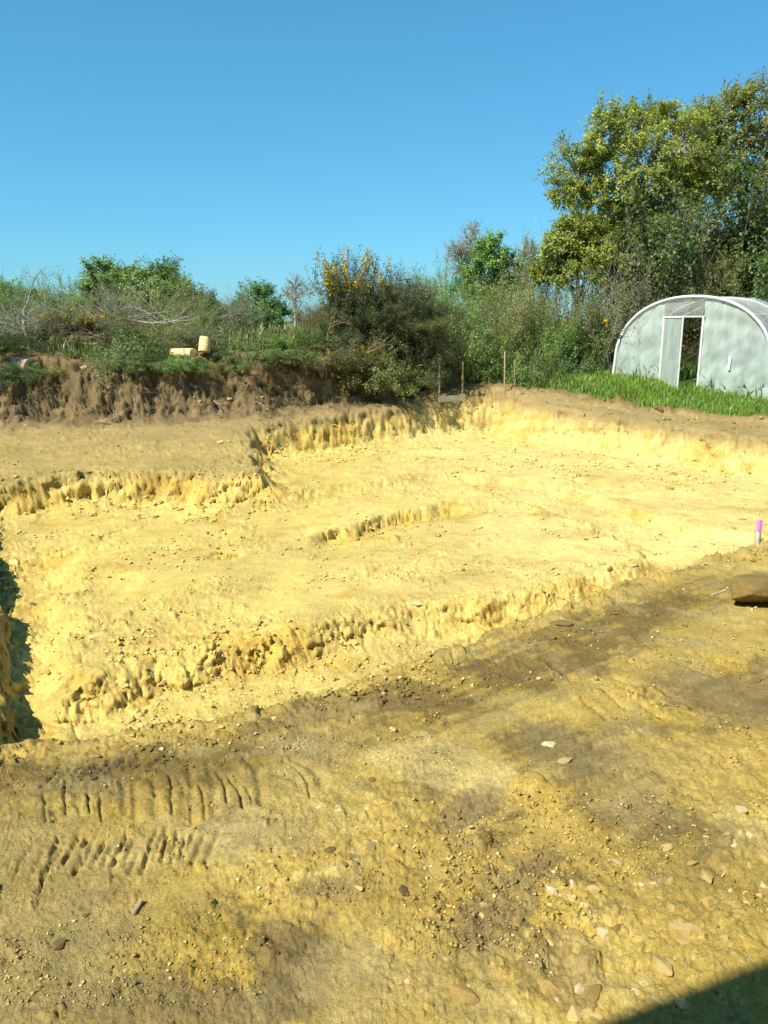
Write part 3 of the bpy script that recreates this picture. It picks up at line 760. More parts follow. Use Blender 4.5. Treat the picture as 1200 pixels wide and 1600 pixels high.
def tree_kind(name, seed, height=6.0, trunk=0.14, limbs=9, leaves=12, leaf=0.09, aspect=0.6, bark=None, levels=None, t0=0.25, spread=0.9, lean=(0, 0), jitter=0.12, up=0.05, var=0.25, clump=0.35, sides=5, bare=False, trunk_len=0.7, leafratio=1.0):
    rng = np.random.default_rng(seed)
    P = np.array([[0, 0, -0.2]]); D = np.array([[lean[0], lean[1], 1.0]])
    levels = levels or [dict(wob=0.08, up=0.08), dict(n=limbs, ratio=0.62, spread=spread, up=up, wob=0.16, t0=t0, rr=0.55), dict(n=7, ratio=0.5, spread=0.75, up=up, wob=0.2, t0=0.2, rr=0.55, rmin=0.012),
                        dict(n=6, ratio=0.5, spread=0.8, up=0.03, wob=0.25, t0=0.1, rr=0.55, rmin=0.006)]
    lv = grow(rng, P, D, [height * trunk_len], [trunk], levels)
    Vt, Ft = tubes([(l[0], l[1]) for l in lv[:2]], 7); V2, F2 = tubes([(l[0][:, ::2], l[1][:, ::2]) for l in lv[2:]], 3)
    parts = [('trunk', new_mesh('trunk', np.vstack([Vt, V2]), np.vstack([Ft, F2 + len(Vt)]), bark or M_BARK))]
    if leaves:
        last = lv[-1]
        if leafratio < 1:
            k = rng.uniform(0, 1, len(last[0])) < leafratio; last = (last[0][k], last[1][k], last[2][k])
        C = twig_leaves(rng, last, leaves, jitter)
        ctr = np.array([0, 0, height * 0.5]); N = (C - ctr); N /= np.linalg.norm(N, axis=1, keepdims=True) + 1e-9
        N = N * 0.8 + np.array([0, 0, 0.5])
        parts.append(('crown', foliage_mesh('crown', rng, C, N, leaf, aspect, M_LEAF, var, clump, 1.0)))
    return Plant(name, parts)
def gorse_kind(name, seed, shoots=130, height=2.6, width=1.0, flowers=0.3, fl_low=0.55):
    rng = np.random.default_rng(seed)
    a = rng.uniform(0, 2 * np.pi, shoots); rr = np.sqrt(rng.uniform(0, 1, shoots)) * 0.25
    P = np.stack([np.cos(a) * rr, np.sin(a) * rr, np.full(shoots, -0.1)], 1)
    ln = rng.uniform(0.05, 0.75, shoots) * width
    D = np.stack([np.cos(a) * ln, np.sin(a) * ln, np.ones(shoots)], 1)
    L = height * rng.uniform(0.45, 1.0, shoots) * (1 - 0.15 * ln)
    lv = grow(rng, P, D, L, np.full(shoots, 0.014), [dict(wob=0.08, up=0.14), dict(n=6, ratio=0.28, spread=0.5, up=0.22, wob=0.1, t0=0.3, rmin=0.005)])
    V, Fq = tubes([(lv[0][0], lv[0][1]), (lv[1][0][:, ::4], lv[1][1][:, ::4])], 3)
    tips = lv[1][0]
    C = np.vstack([twig_leaves(rng, lv[1], 26, 0.035, 0.0), twig_leaves(rng, lv[0], 26, 0.06, 0.35)])
    N = rng.normal(0, 1, C.shape)
    parts = [('stems', new_mesh('stems', V, Fq, M_BARK)), ('foliage', foliage_mesh('foliage', rng, C, N, 0.07, 0.28, M_LEAF, 0.3, 0.35, 2.0))]
    if flowers:
        zt = tips[:, -1, 2] / (height * 0.8)
        pk = (rng.uniform(0, 1, len(tips)) < flowers * np.clip((zt - fl_low) * 4, 0, 1)) & (vnoise(tips[:, -1, 0] * 1.3, tips[:, -1, 1] * 1.3 + tips[:, -1, 2] * 0.6, 7) > -0.25)
        sel = (tips[pk], None)
        if pk.sum():
            C = twig_leaves(rng, sel, 30, 0.028, 0.35)
            parts.append(('flowers', foliage_mesh('flowers', rng, C, rng.normal(0, 1, C.shape), 0.05, 0.8, M_FLOWER, 0.22, 0.2)))
    return Plant(name, parts)

LEAFY = [shrub_kind('leafy_shrub', 301, leaves=30, stems=16, leaf=0.07, lean=0.9, n2=6), shrub_kind('leafy_shrub', 302, leaves=30, stems=16, leaf=0.065, lean=1.0, n2=6, spread=0.8)]
WILLOW = [shrub_kind('willow_shrub', 311, stems=22, lean=0.5, leaves=25, leaf=0.06, aspect=0.32, up=0.14, spread=0.42, jitter=0.05, bark=M_BARKB, n2=6),
          shrub_kind('willow_shrub', 312, stems=24, lean=0.65, leaves=25, leaf=0.06, aspect=0.35, up=0.12, spread=0.5, jitter=0.06, bark=M_BARKB, n2=6)]
TWIGGY = [shrub_kind('bare_shrub', 321, stems=22, lean=0.8, leaves=5, leaf=0.05, up=0.06, n2=8, n3=7, bark=M_BARKG, rmin=0.0055, wob=0.22),
          shrub_kind('bare_shrub', 322, stems=20, lean=0.7, leaves=3, leaf=0.05, up=0.1, n2=8, n3=7, bark=M_BARKB, rmin=0.0055, wob=0.2)]
BRAMBLE = [shrub_kind('bramble', 331, stems=46, height=1.1, lean=1.8, leaves=22, leaf=0.055, aspect=0.7, up=-0.1, base=0.7, n2=4, n3=3, r0=0.008, jitter=0.07, wob=0.2, bark=M_BARKB),
           shrub_kind('bramble', 332, stems=50, height=1.0, lean=2.2, leaves=22, leaf=0.05, aspect=0.6, up=-0.06, base=0.8, n2=4, n3=3, r0=0.008, jitter=0.06, wob=0.25, bark=M_BARKB)]
GORSE = [gorse_kind('gorse_bush', 341, flowers=0.32, fl_low=0.66), gorse_kind('gorse_bush', 342, flowers=0.0, width=1.2), gorse_kind('gorse_bush', 343, flowers=0.07, width=1.3, shoots=110, fl_low=0.4)]
BARE = [tree_kind('bare_tree', 361, height=6.5, limbs=14, leaves=0, trunk=0.11, bark=M_BARKB, t0=0.2, spread=0.5, up=0.14),
        tree_kind('bare_tree', 362, height=4.0, limbs=9, leaves=0, trunk=0.10, bark=M_BARKG, t0=0.35, spread=0.95, up=0.03)]
def lobed_tree(name, seed, Y, foot_px, lobes, label, colour, trunk=0.22, twigs=46, sub=5, leaves=15, leaf=0.085, bark=None, depth=0.9, density=1.0, cat='tree', aspect=0.6, foliage='crown', limb_up=0.3, twig_r=0.016):
    """A tree whose crown is made of boughs: each bough is (column, row, radius) on the sketch; twigs and leaves fill it."""
    rng = np.random.default_rng(seed); s_ = Y / FPX * 1.01
    fx = on_y(foot_px, 560, Y)[0]; fz = gz(fx, Y); org = np.array([fx, Y, fz])
    C = []; Rr = []
    for lx_, ly_, lr in lobes:
        C.append(on_y(lx_, ly_, Y) - org + np.array([0, rng.uniform(-depth, depth), 0])); Rr.append(lr * s_)
    C = np.array(C); Rr = np.array(Rr); n = len(C)
    top = C[np.argmax(C[:, 2])]; zc = np.percentile(C[:, 2], 35)
    hub = np.array([0.4 * C[:, 0].mean(), 0.0, zc * 0.75])
    t = np.linspace(0, 1, K)[:, None]
    trunkp = (np.array([[0, 0, -0.2]]) * (1 - t) + hub * t + rng.normal(0, 0.03, (K, 3)) * np.sin(np.pi * t))[None]
    st = trunkp[0][rng.integers(2, K, n)]
    mid = 0.5 * (st + C) + np.array([0, 0, limb_up]) * Rr[:, None] + rng.normal(0, 0.15, (n, 3))
    tt = t[None]; limb = st[:, None] * (1 - tt) ** 2 + 2 * mid[:, None] * tt * (1 - tt) + C[:, None] * tt ** 2
    lrad = trunk * 0.5 * np.linspace(1, 0.35, K)[None] * (Rr / Rr.max())[:, None]
    # twigs out to an uneven shell
    P, D, L = [], [], []
    for i in range(n):
        m = int(twigs * density * (Rr[i] / Rr.mean()) ** 1.6) + 6
        d = rng.normal(0, 1, (m, 3)); d /= np.linalg.norm(d, axis=1, keepdims=True); d[:, 2] += 0.12
        q = Rr[i] * (0.8 + 0.3 * vnoise(d[:, 0] * 2.2 + i * 7, d[:, 2] * 2.2 + d[:, 1] * 2, seed % 50) + rng.normal(0, 0.07, m))
        t0_ = rng.uniform(0.05, 0.4, m)
        P.append(C[i] + d * (q * t0_)[:, None]); D.append(d); L.append(q * (1 - t0_))
    P = np.vstack(P); D = np.vstack(D); L = np.concatenate(L)
    lv = grow(rng, P, D, L, np.full(len(P), twig_r), [dict(wob=0.16, up=0.05), dict(n=sub, ratio=0.42, spread=0.75, up=0.04, wob=0.22, t0=0.25, rmin=twig_r * 0.4)])
    Vt, Ft = tubes([(trunkp, trunk * np.linspace(1, 0.6, K)[None]), (limb, lrad)], 7); V2, F2 = tubes([(lv[0][0][:, ::2], lv[0][1][:, ::2]), (lv[1][0][:, ::4], lv[1][1][:, ::4])], 3)
    root = empty(name, tuple(org)); tag(root, label, cat)
    link('trunk', new_mesh('trunk', np.vstack([Vt, V2]), np.vstack([Ft, F2 + len(Vt)]), bark or M_BARK), root)
    Lc = np.vstack([twig_leaves(rng, lv[1], leaves, 0.055, 0.15), twig_leaves(rng, lv[0], leaves, 0.06, 0.6)])
    N = Lc - C.mean(0); N /= np.linalg.norm(N, axis=1, keepdims=True) + 1e-9; N = N * 0.8 + np.array([0, 0, 0.5])
    o = link(foliage, foliage_mesh(foliage, rng, Lc, N, leaf, aspect, M_LEAF, 0.22, 0.4, 1.2), root); o.color = (*[min(0.6, c * LEAF_GAIN) for c in colour], 1)
    return root
IVY = [shrub_kind('ivy_thicket', 381, stems=26, height=4.5, lean=0.7, leaves=26, leaf=0.115, aspect=0.8, n2=7, n3=6, base=0.9, jitter=0.16, r0=0.05, clump=0.5)]

# colours of the foliage kinds
G_DARK = (0.040, 0.062, 0.018); G_GORSE = (0.052, 0.066, 0.026); G_MID = (0.085, 0.135, 0.028); G_LIGHT = (0.13, 0.20, 0.035); G_OAK = (0.16, 0.185, 0.028)
G_GREY = (0.12, 0.135, 0.06); G_OLIVE = (0.10, 0.115, 0.03); G_FRESH = (0.12, 0.24, 0.03); G_IVY = (0.036, 0.060, 0.012); G_BROWN = (0.19, 0.14, 0.08)
BANK_X = [p[0] for p in BANK_PX]; BANK_Y = [p[1] for p in BANK]
def bank_y(px): return float(np.interp(px, BANK_X, BANK_Y))
def plant(kinds, i, x0, x1, top, Y, label, cat, colour, rz=None, group=None, base=None, name=None, wide=1.0, off=None):
    """A plant as seen between x0 and x1 on the sketch, as tall as row top, rooted at distance Y."""
    k = kinds[i % len(kinds)]
    if Y < 23.3 and 0.5 * (x0 + x1) < 720: Y = bank_y(0.5 * (x0 + x1)) + (max(0.75, Y - 19.1) if off is None else off)
    p = on_y(0.5 * (x0 + x1), top, Y); wl = on_y(x0, top, Y)[0]; wr = on_y(x1, top, Y)[0]
    g = gz(p[0], Y) if base is None else base
    hgt = max(0.3, p[2] - g)
    sz = hgt / k.h; sx = (wr - wl) / k.w * wide
    rz = (p[0] * 7.3 + Y * 3.1) % 6.28 if rz is None else rz
    return k.put((p[0], Y, g - 0.03), sx, sz, rz, label, cat, group, colour, name)

lobed_tree('field_tree', 801, 34, 165, [(168, 432, 28), (150, 455, 26), (192, 452, 34), (165, 482, 34), (128, 478, 26)], 'dark green tree with a pointed top, left end of the far clump', (0.095, 0.145, 0.035), 0.1, twigs=62, leaves=13, leaf=0.085)
lobed_tree('field_tree', 802, 33, 245, [(246, 442, 38), (214, 448, 32), (280, 462, 34), (240, 482, 38), (205, 478, 30)], 'round pale green tree, highest dome of the left tree clump', (0.115, 0.165, 0.04), 0.1, twigs=62, leaves=13, leaf=0.085)
lobed_tree('field_tree', 803, 36, 312, [(302, 474, 32), (330, 488, 24), (290, 495, 32), (320, 505, 28)], 'darker low tree on the right flank of the left tree clump', (0.075, 0.12, 0.035), 0.1, twigs=62, leaves=13, leaf=0.085)
lobed_tree('field_tree', 804, 38, 405, [(402, 472, 36), (432, 488, 24), (372, 492, 26), (410, 505, 30)], 'green rounded tree standing alone left of the flowering gorse', (0.075, 0.14, 0.035), 0.1, twigs=62, leaves=13, leaf=0.085)
lobed_tree('field_tree', 805, 34, 765, [(768, 392, 24), (752, 418, 28), (788, 420, 28), (735, 450, 32), (775, 455, 36), (805, 455, 28)], 'conical bright green tree below the bare upright tree', (0.095, 0.165, 0.035), 0.12)
lobed_tree('field_tree', 806, 40, -30, [(-30, 460, 40), (20, 470, 34), (60, 478, 30), (100, 482, 28)], 'far tree beyond the left edge of the field', G_MID, 0.1, twigs=62, leaves=13, leaf=0.085)
lobed_tree('field_tree', 807, 48, 610, [(560, 480, 26), (610, 468, 30), (650, 470, 30), (520, 492, 20)], 'far green trees hidden behind the gorse', G_MID, 0.1, twigs=62, leaves=13, leaf=0.085)
lobed_tree('field_tree', 808, 60, 430, [(350, 500, 18), (390, 504, 16), (430, 506, 16), (470, 504, 16), (505, 500, 16)], 'low hazy far trees across the dry field', (0.10, 0.13, 0.07), 0.1)
lobed_tree('oak_tree', 811, 29.5, 1010, [(905, 262, 46), (884, 300, 30), (946, 214, 42), (1004, 200, 44), (938, 312, 40), (995, 268, 54), (1052, 232, 50), (1000, 330, 48), (1060, 300, 50), (935, 250, 30), (1040, 185, 26), (1090, 290, 44), (960, 365, 44), (1030, 365, 46)],
           'big oak in yellow-green spring leaf reaching left over the hedge', G_OAK, 0.28, twigs=52, leaves=14, leaf=0.09, bark=M_BARKG)
lobed_tree('oak_tree', 812, 29.0, 905, [(898, 362, 34), (866, 392, 26), (930, 372, 34), (905, 405, 34), (880, 428, 26), (935, 415, 32), (850, 425, 18)], 'low yellow-green oak bough under the main crown at left', (0.15, 0.175, 0.03), 0.16, bark=M_BARKG)
lobed_tree('oak_tree', 813, 31.5, 1150, [(1092, 205, 44), (1142, 182, 46), (1195, 176, 48), (1120, 250, 48), (1180, 240, 54), (1240, 200, 60), (1250, 270, 60), (1085, 260, 36), (1165, 150, 26), (1200, 300, 50), (1110, 300, 44)],
           'taller thin-leaved oak at the right edge behind the leafy oak', (0.125, 0.14, 0.035), 0.28, twigs=60, leaves=11, leaf=0.09, bark=M_BARKG)
lobed_tree('oak_tree', 814, 28.6, 1080, [(1000, 392, 46), (1060, 372, 50), (1120, 390, 50), (1040, 430, 44), (1100, 435, 44), (1170, 420, 50), (960, 430, 36), (1220, 400, 50)],
           'olive lower boughs hanging just above the polytunnel', (0.105, 0.11, 0.032), 0.2, twigs=60, leaves=9, leaf=0.075, bark=M_BARKG)
HEDGE = 'shrubs of the hedge behind the pit'
# far background first: trees beyond the field
plant(WILLOW, 0, 50, 150, 424, 31, 'light green willow between the grey bare tree and the tree clump', 'tree', (0.11, 0.18, 0.04))
plant(WILLOW, 1, -40, 70, 440, 33, 'green willow at the left edge behind the lichen-grey branches', 'tree', (0.09, 0.15, 0.04))
plant(TWIGGY, 0, 140, 230, 438, 29, 'bare brown-grey shrub in front of the left tree clump', 'shrub', G_GREY)
plant(TWIGGY, 1, 215, 330, 448, 28.5, 'pale leafless shrub below the round tree on the left', 'shrub', G_GREY)
plant(WILLOW, 0, 230, 330, 462, 27, 'grey-green willow scrub in front of the bare shrub on the left', 'shrub', (0.11, 0.15, 0.05), rz=1.0)
plant(TWIGGY, 0, 335, 400, 448, 36, 'leafless shrub leaning on the left side of the lone green tree', 'shrub', G_GREY, rz=0.4)
lobed_tree('bare_tree', 823, 46, 462, [(462, 446, 20), (446, 458, 16), (480, 458, 16), (462, 468, 16)], 'small grey bare tree far off between lone green tree and gorse', G_GREY, 0.12, twigs=30, sub=6, leaves=1, leaf=0.05, bark=M_BARKG, twig_r=0.02)
plant(TWIGGY, 1, 452, 530, 468, 40, 'brown leafless thicket beyond the dry field strip', 'shrub', G_BROWN)
plant(TWIGGY, 1, 505, 560, 452, 44, 'pale far thicket behind the flowering gorse', 'shrub', G_GREY, rz=2)
lobed_tree('bare_tree', 821, 42, 735, [(735, 382, 30), (712, 398, 24), (758, 392, 24), (740, 360, 16), (725, 420, 28)], 'tall bare upright tree rising behind the conical green tree', G_GREY, 0.16, twigs=50, sub=7, leaves=1, leaf=0.05, bark=M_BARKG, twig_r=0.022)
lobed_tree('bare_tree', 822, 40, 830, [(828, 392, 24), (812, 412, 22), (845, 410, 24), (830, 436, 28)], 'second bare upright tree, left of the big oak', G_GREY, 0.14, twigs=46, sub=7, leaves=2, leaf=0.06, bark=M_BARKG, twig_r=0.02)
plant(WILLOW, 1, 640, 730, 408, 33, 'light green willow right of the gorse against the sky', 'tree', (0.12, 0.20, 0.05))
plant(WILLOW, 0, 690, 800, 428, 29, 'grey-green willow scrub in front of the conical tree', 'shrub', (0.12, 0.17, 0.055))
plant(WILLOW, 1, 780, 880, 410, 30, 'silvery willow scrub under the left limbs of the oak', 'shrub', (0.12, 0.155, 0.055), rz=2.2)
plant(TWIGGY, 0, 800, 905, 380, 32, 'grey leafless scrub tangled under the oak', 'shrub', G_GREY)
# the big oaks and their dark undergrowth
plant(IVY, 0, 950, 1110, 318, 28.6, 'dark glossy ivy covering the trunk of the leafy oak', 'ivy', G_IVY)
plant(IVY, 0, 1070, 1250, 262, 29.2, 'tall dark ivy mass above the right end of the polytunnel', 'ivy', G_IVY, rz=1.3)
plant(IVY, 0, 1150, 1330, 380, 27.2, 'dark green thicket at the right edge over the polytunnel roof', 'ivy', G_IVY, rz=2.9)
plant(TWIGGY, 0, 900, 1010, 400, 27.0, 'grey leafless branches in front of the oak, left of the ivy', 'shrub', G_OLIVE, rz=1.9)
plant(TWIGGY, 1, 990, 1120, 392, 26.9, 'brown twiggy scrub just above the polytunnel hoop', 'shrub', G_OLIVE, rz=2.9)
plant(LEAFY, 0, 1040, 1150, 405, 27.4, 'mid green leafy bush behind the polytunnel roof', 'shrub', G_OLIVE)
# hedge right of the gorse, down to the grass
plant(LEAFY, 1, 930, 1020, 425, 28.6, 'olive shrub pressed against the left side of the polytunnel', 'shrub', G_OLIVE, group=HEDGE)
plant(GORSE, 2, 880, 972, 455, 27.4, 'gorse with a few yellow flowers left of the polytunnel', 'shrub', (0.075, 0.1, 0.028))
plant(LEAFY, 0, 812, 910, 470, 26.4, 'mid green shrub behind the white bag', 'shrub', G_MID)
plant(WILLOW, 0, 745, 850, 452, 26.5, 'straw-coloured scrub right of the dark hawthorn', 'shrub', (0.17, 0.16, 0.06))
plant(LEAFY, 1, 700, 800, 466, 24.6, 'green hedge shrub behind the two stakes with the board', 'shrub', G_MID)
plant(LEAFY, 0, 640, 740, 478, 23.2, 'dark hawthorn above the board between two stakes', 'shrub', G_DARK)
plant(BRAMBLE, 0, 700, 800, 532, 24.9, 'low bramble at the foot of the hedge by the lone stake', 'bramble', G_MID)
plant(BRAMBLE, 1, 780, 880, 528, 24.4, 'low bramble at the grass edge left of the white bag', 'bramble', (0.08, 0.12, 0.03))
plant(BRAMBLE, 0, 862, 940, 528, 26.2, 'low bramble beside the left foot of the polytunnel', 'bramble', (0.07, 0.11, 0.03))
plant(BRAMBLE, 1, 628, 712, 540, 21.6, 'bramble hanging over the bank end left of the stakes', 'bramble', G_DARK)
# the gorse mass in the middle, on the bank
plant(GORSE, 0, 500, 596, 398, 20.8, 'tall gorse with upright spikes of yellow flowers against the sky', 'shrub', G_GORSE, rz=0.5)
plant(GORSE, 1, 570, 668, 426, 21.2, 'dark green gorse without flowers right of the flowering one', 'shrub', G_GORSE)
plant(GORSE, 1, 510, 620, 470, 20.4, 'dark gorse filling the space below the flowering spikes', 'shrub', (0.06, 0.075, 0.03), rz=2.5)
plant(GORSE, 2, 560, 690, 492, 20.3, 'olive gorse leaning over the bank in the middle', 'shrub', (0.085, 0.10, 0.032), rz=1.0)
plant(GORSE, 1, 640, 720, 470, 21.6, 'dark gorse at the right end of the gorse mass', 'shrub', G_GORSE, rz=4.0)
plant(LEAFY, 1, 470, 560, 500, 20.2, 'dark shrub at the left foot of the flowering gorse', 'shrub', G_DARK)
plant(BRAMBLE, 0, 520, 640, 548, 19.7, 'brush trailing down the bank under the gorse', 'bramble', G_OLIVE, off=0.25)
plant(BRAMBLE, 1, 590, 700, 545, 20.1, 'shadowed brush at the bank foot right of the gorse', 'bramble', (0.045, 0.06, 0.02), off=0.15)
plant(GORSE, 2, 500, 590, 520, 20.1, 'gorse branch drooping over the bank face left of centre', 'shrub', (0.085, 0.095, 0.035), rz=3.6, off=0.35)
plant(GORSE, 1, 600, 700, 505, 20.1, 'dark gorse drooping to the ground left of the two stakes', 'shrub', (0.045, 0.06, 0.024), rz=5.0, off=0.3)
plant(LEAFY, 0, 545, 640, 500, 20.1, 'olive shrub in the heart of the gorse mass', 'shrub', (0.07, 0.085, 0.03), rz=2.0, off=0.8)
plant(TWIGGY, 0, 470, 540, 530, 20.1, 'tangle of bare twigs on the bank left of the gorse', 'shrub', G_BROWN, rz=2.0, off=0.4)
plant(WILLOW, 1, 300, 345, 470, 23, 'slim green willow shoots behind the cut logs', 'shrub', G_MID, rz=2.0)
plant(LEAFY, 1, 210, 330, 500, 20.1, 'leafy scrub behind the heap of cut branches', 'shrub', G_OLIVE, rz=2.0, off=2.6)
# on the bank to the left
plant(LEAFY, 0, 395, 500, 520, 20.6, 'low green shrub left of the gorse mass', 'shrub', G_MID)
plant(BRAMBLE, 1, 338, 450, 540, 20.0, 'green bramble on the bank right of the cut logs', 'bramble', (0.075, 0.115, 0.03))
plant(BRAMBLE, 0, 420, 520, 545, 19.9, 'olive bramble overhanging the bank left of the gorse', 'bramble', G_OLIVE)
plant(BRAMBLE, 1, 240, 330, 582, 19.9, 'ivy-green bramble under the cut logs', 'bramble', (0.07, 0.12, 0.03))
plant(BRAMBLE, 0, 150, 255, 520, 20.3, 'large bramble mound on the bank below the branch pile', 'bramble', (0.075, 0.105, 0.032))
plant(BRAMBLE, 1, 160, 250, 556, 20, 'bramble trailing over the bank edge below the branch heap', 'bramble', (0.075, 0.11, 0.03), off=0.75, rz=1.0)
plant(BRAMBLE, 0, 255, 330, 572, 20, 'fresh green weeds spilling down the bank under the logs', 'bramble', (0.085, 0.14, 0.03), off=0.7, rz=2.0)
plant(BRAMBLE, 1, 330, 420, 560, 20, 'bramble hanging over the bank between the logs and the gorse', 'bramble', (0.07, 0.10, 0.03), off=0.8, rz=3.0)
plant(BRAMBLE, 0, 410, 500, 558, 20, 'dark bramble hanging over the bank beside the gorse', 'bramble', (0.055, 0.08, 0.025), off=0.8, rz=4.0)
plant(LEAFY, 1, 158, 210, 482, 21.3, 'small dark evergreen shrub right of the yellow gorse', 'shrub', G_IVY)
plant(TWIGGY, 0, 250, 350, 505, 21.0, 'leafless scrub behind the cut logs', 'shrub', G_OLIVE, rz=0.3)
plant(GORSE, 0, 76, 162, 484, 22.5, 'low gorse in full yellow flower on the left', 'shrub', (0.075, 0.085, 0.02), rz=2.0)
plant(GORSE, 2, -30, 40, 520, 22.0, 'gorse with yellow flowers at the left edge', 'shrub', (0.075, 0.085, 0.02), rz=3.0)
plant(BARE, 1, -40, 110, 418, 21.5, 'grey lichen-covered bare tree leaning in at the left edge', 'tree', G_GREY, rz=0.8)
plant(TWIGGY, 0, -10, 110, 458, 22.0, 'tangled grey branches below the lichen-covered tree', 'shrub', G_GREY, rz=2.2)
plant(LEAFY, 0, -50, 50, 512, 20.4, 'dark green bush at the left edge of the bank', 'shrub', G_IVY)
plant(BRAMBLE, 1, -40, 60, 560, 19.2, 'dark bramble at the foot of the left edge bush', 'bramble', (0.035, 0.07, 0.018))
plant(BRAMBLE, 0, 40, 100, 575, 19.4, 'sparse weeds growing on the bare soil heap at left', 'bramble', G_OLIVE)

# ------------------------------------------------------------------ polytunnel
def hit(px, py):                   # first point of the ground along a sight line
    d = ray(px, py); tt = np.geomspace(2.5, 60, 1500)
    x, y, z = d[0] * tt, d[1] * tt, CAM_Z + d[2] * tt
    below = z < height(x, y)
    i = int(np.argmax(below)) if below.any() else len(tt) - 1
    return np.array([x[i], y[i], z[i]])
def film_mat(name, fac, tintc):
    t = NT(name); co = t.coord()
    mp = t.add('ShaderNodeMapping'); mp.inputs['Rotation'].default_value = (0, 0.6, 0); mp.inputs['Scale'].default_value = (1.0, 1.0, 0.25); t.l.new(co, mp.inputs[0])
    n = t.noise(3.2, 5, 0.65, mp.outputs[0]); n2 = t.noise(9, 3, 0.6, co)
    d = t.add('ShaderNodeBsdfDiffuse'); d.inputs[0].default_value = C4(*tintc)
    tr = t.add('ShaderNodeBsdfTranslucent'); tr.inputs[0].default_value = C4(*tintc)
    m = t.add('ShaderNodeMixShader'); m.inputs[0].default_value = 0.3
    t.l.new(d.outputs[0], m.inputs[1]); t.l.new(tr.outputs[0], m.inputs[2])
    g = t.add('ShaderNodeBsdfGlossy'); g.inputs['Roughness'].default_value = 0.28
    bm = t.bump(t.noise(3.5, 3, 0.5, co), 0.5, 0.12); t.l.new(bm, g.inputs['Normal'])
    m2 = t.add('ShaderNodeMixShader'); m2.inputs[0].default_value = 0.09
    t.l.new(m.outputs[0], m2.inputs[1]); t.l.new(g.outputs[0], m2.inputs[2])
    tp = t.add('ShaderNodeBsdfTransparent'); tp.inputs[0].default_value = (0.96, 0.98, 0.96, 1)
    m3 = t.add('ShaderNodeMixShader')
    k = t.ramp(n, [(0.3, (fac * 0.72,) * 3), (0.7, (min(0.95, fac * 1.2),) * 3)])
    t.l.new(k, m3.inputs[0]); t.l.new(tp.outputs[0], m3.inputs[1]); t.l.new(m2.outputs[0], m3.inputs[2])
    t.l.new(m3.outputs[0], t.out.inputs[0]); return t.m
M_FILM = film_mat('polythene_film', 0.55, (0.80, 0.92, 0.85))
M_FILMC = film_mat('clear_polythene', 0.26, (0.78, 0.82, 0.76))
M_FILMR = film_mat('roof_polythene', 0.42, (0.86, 0.90, 0.86))
M_FILMW = plain('white_polythene_band', (0.62, 0.64, 0.60), 0.5, 14, 0.12)
M_STEEL = plain('galvanised_tube', (0.42, 0.44, 0.44), 0.45, 30, 0.1, 0.5)
M_TAPE = plain('white_tape', (0.78, 0.78, 0.74), 0.5, 10, 0.04)
def tube_mesh(name, pts, r, mat, sides=8):
    pts = np.asarray(pts, float)[None]; V, Fq = tubes([(pts, np.full(pts.shape[:2], r))], sides)
    return new_mesh(name, V, Fq, mat, True)
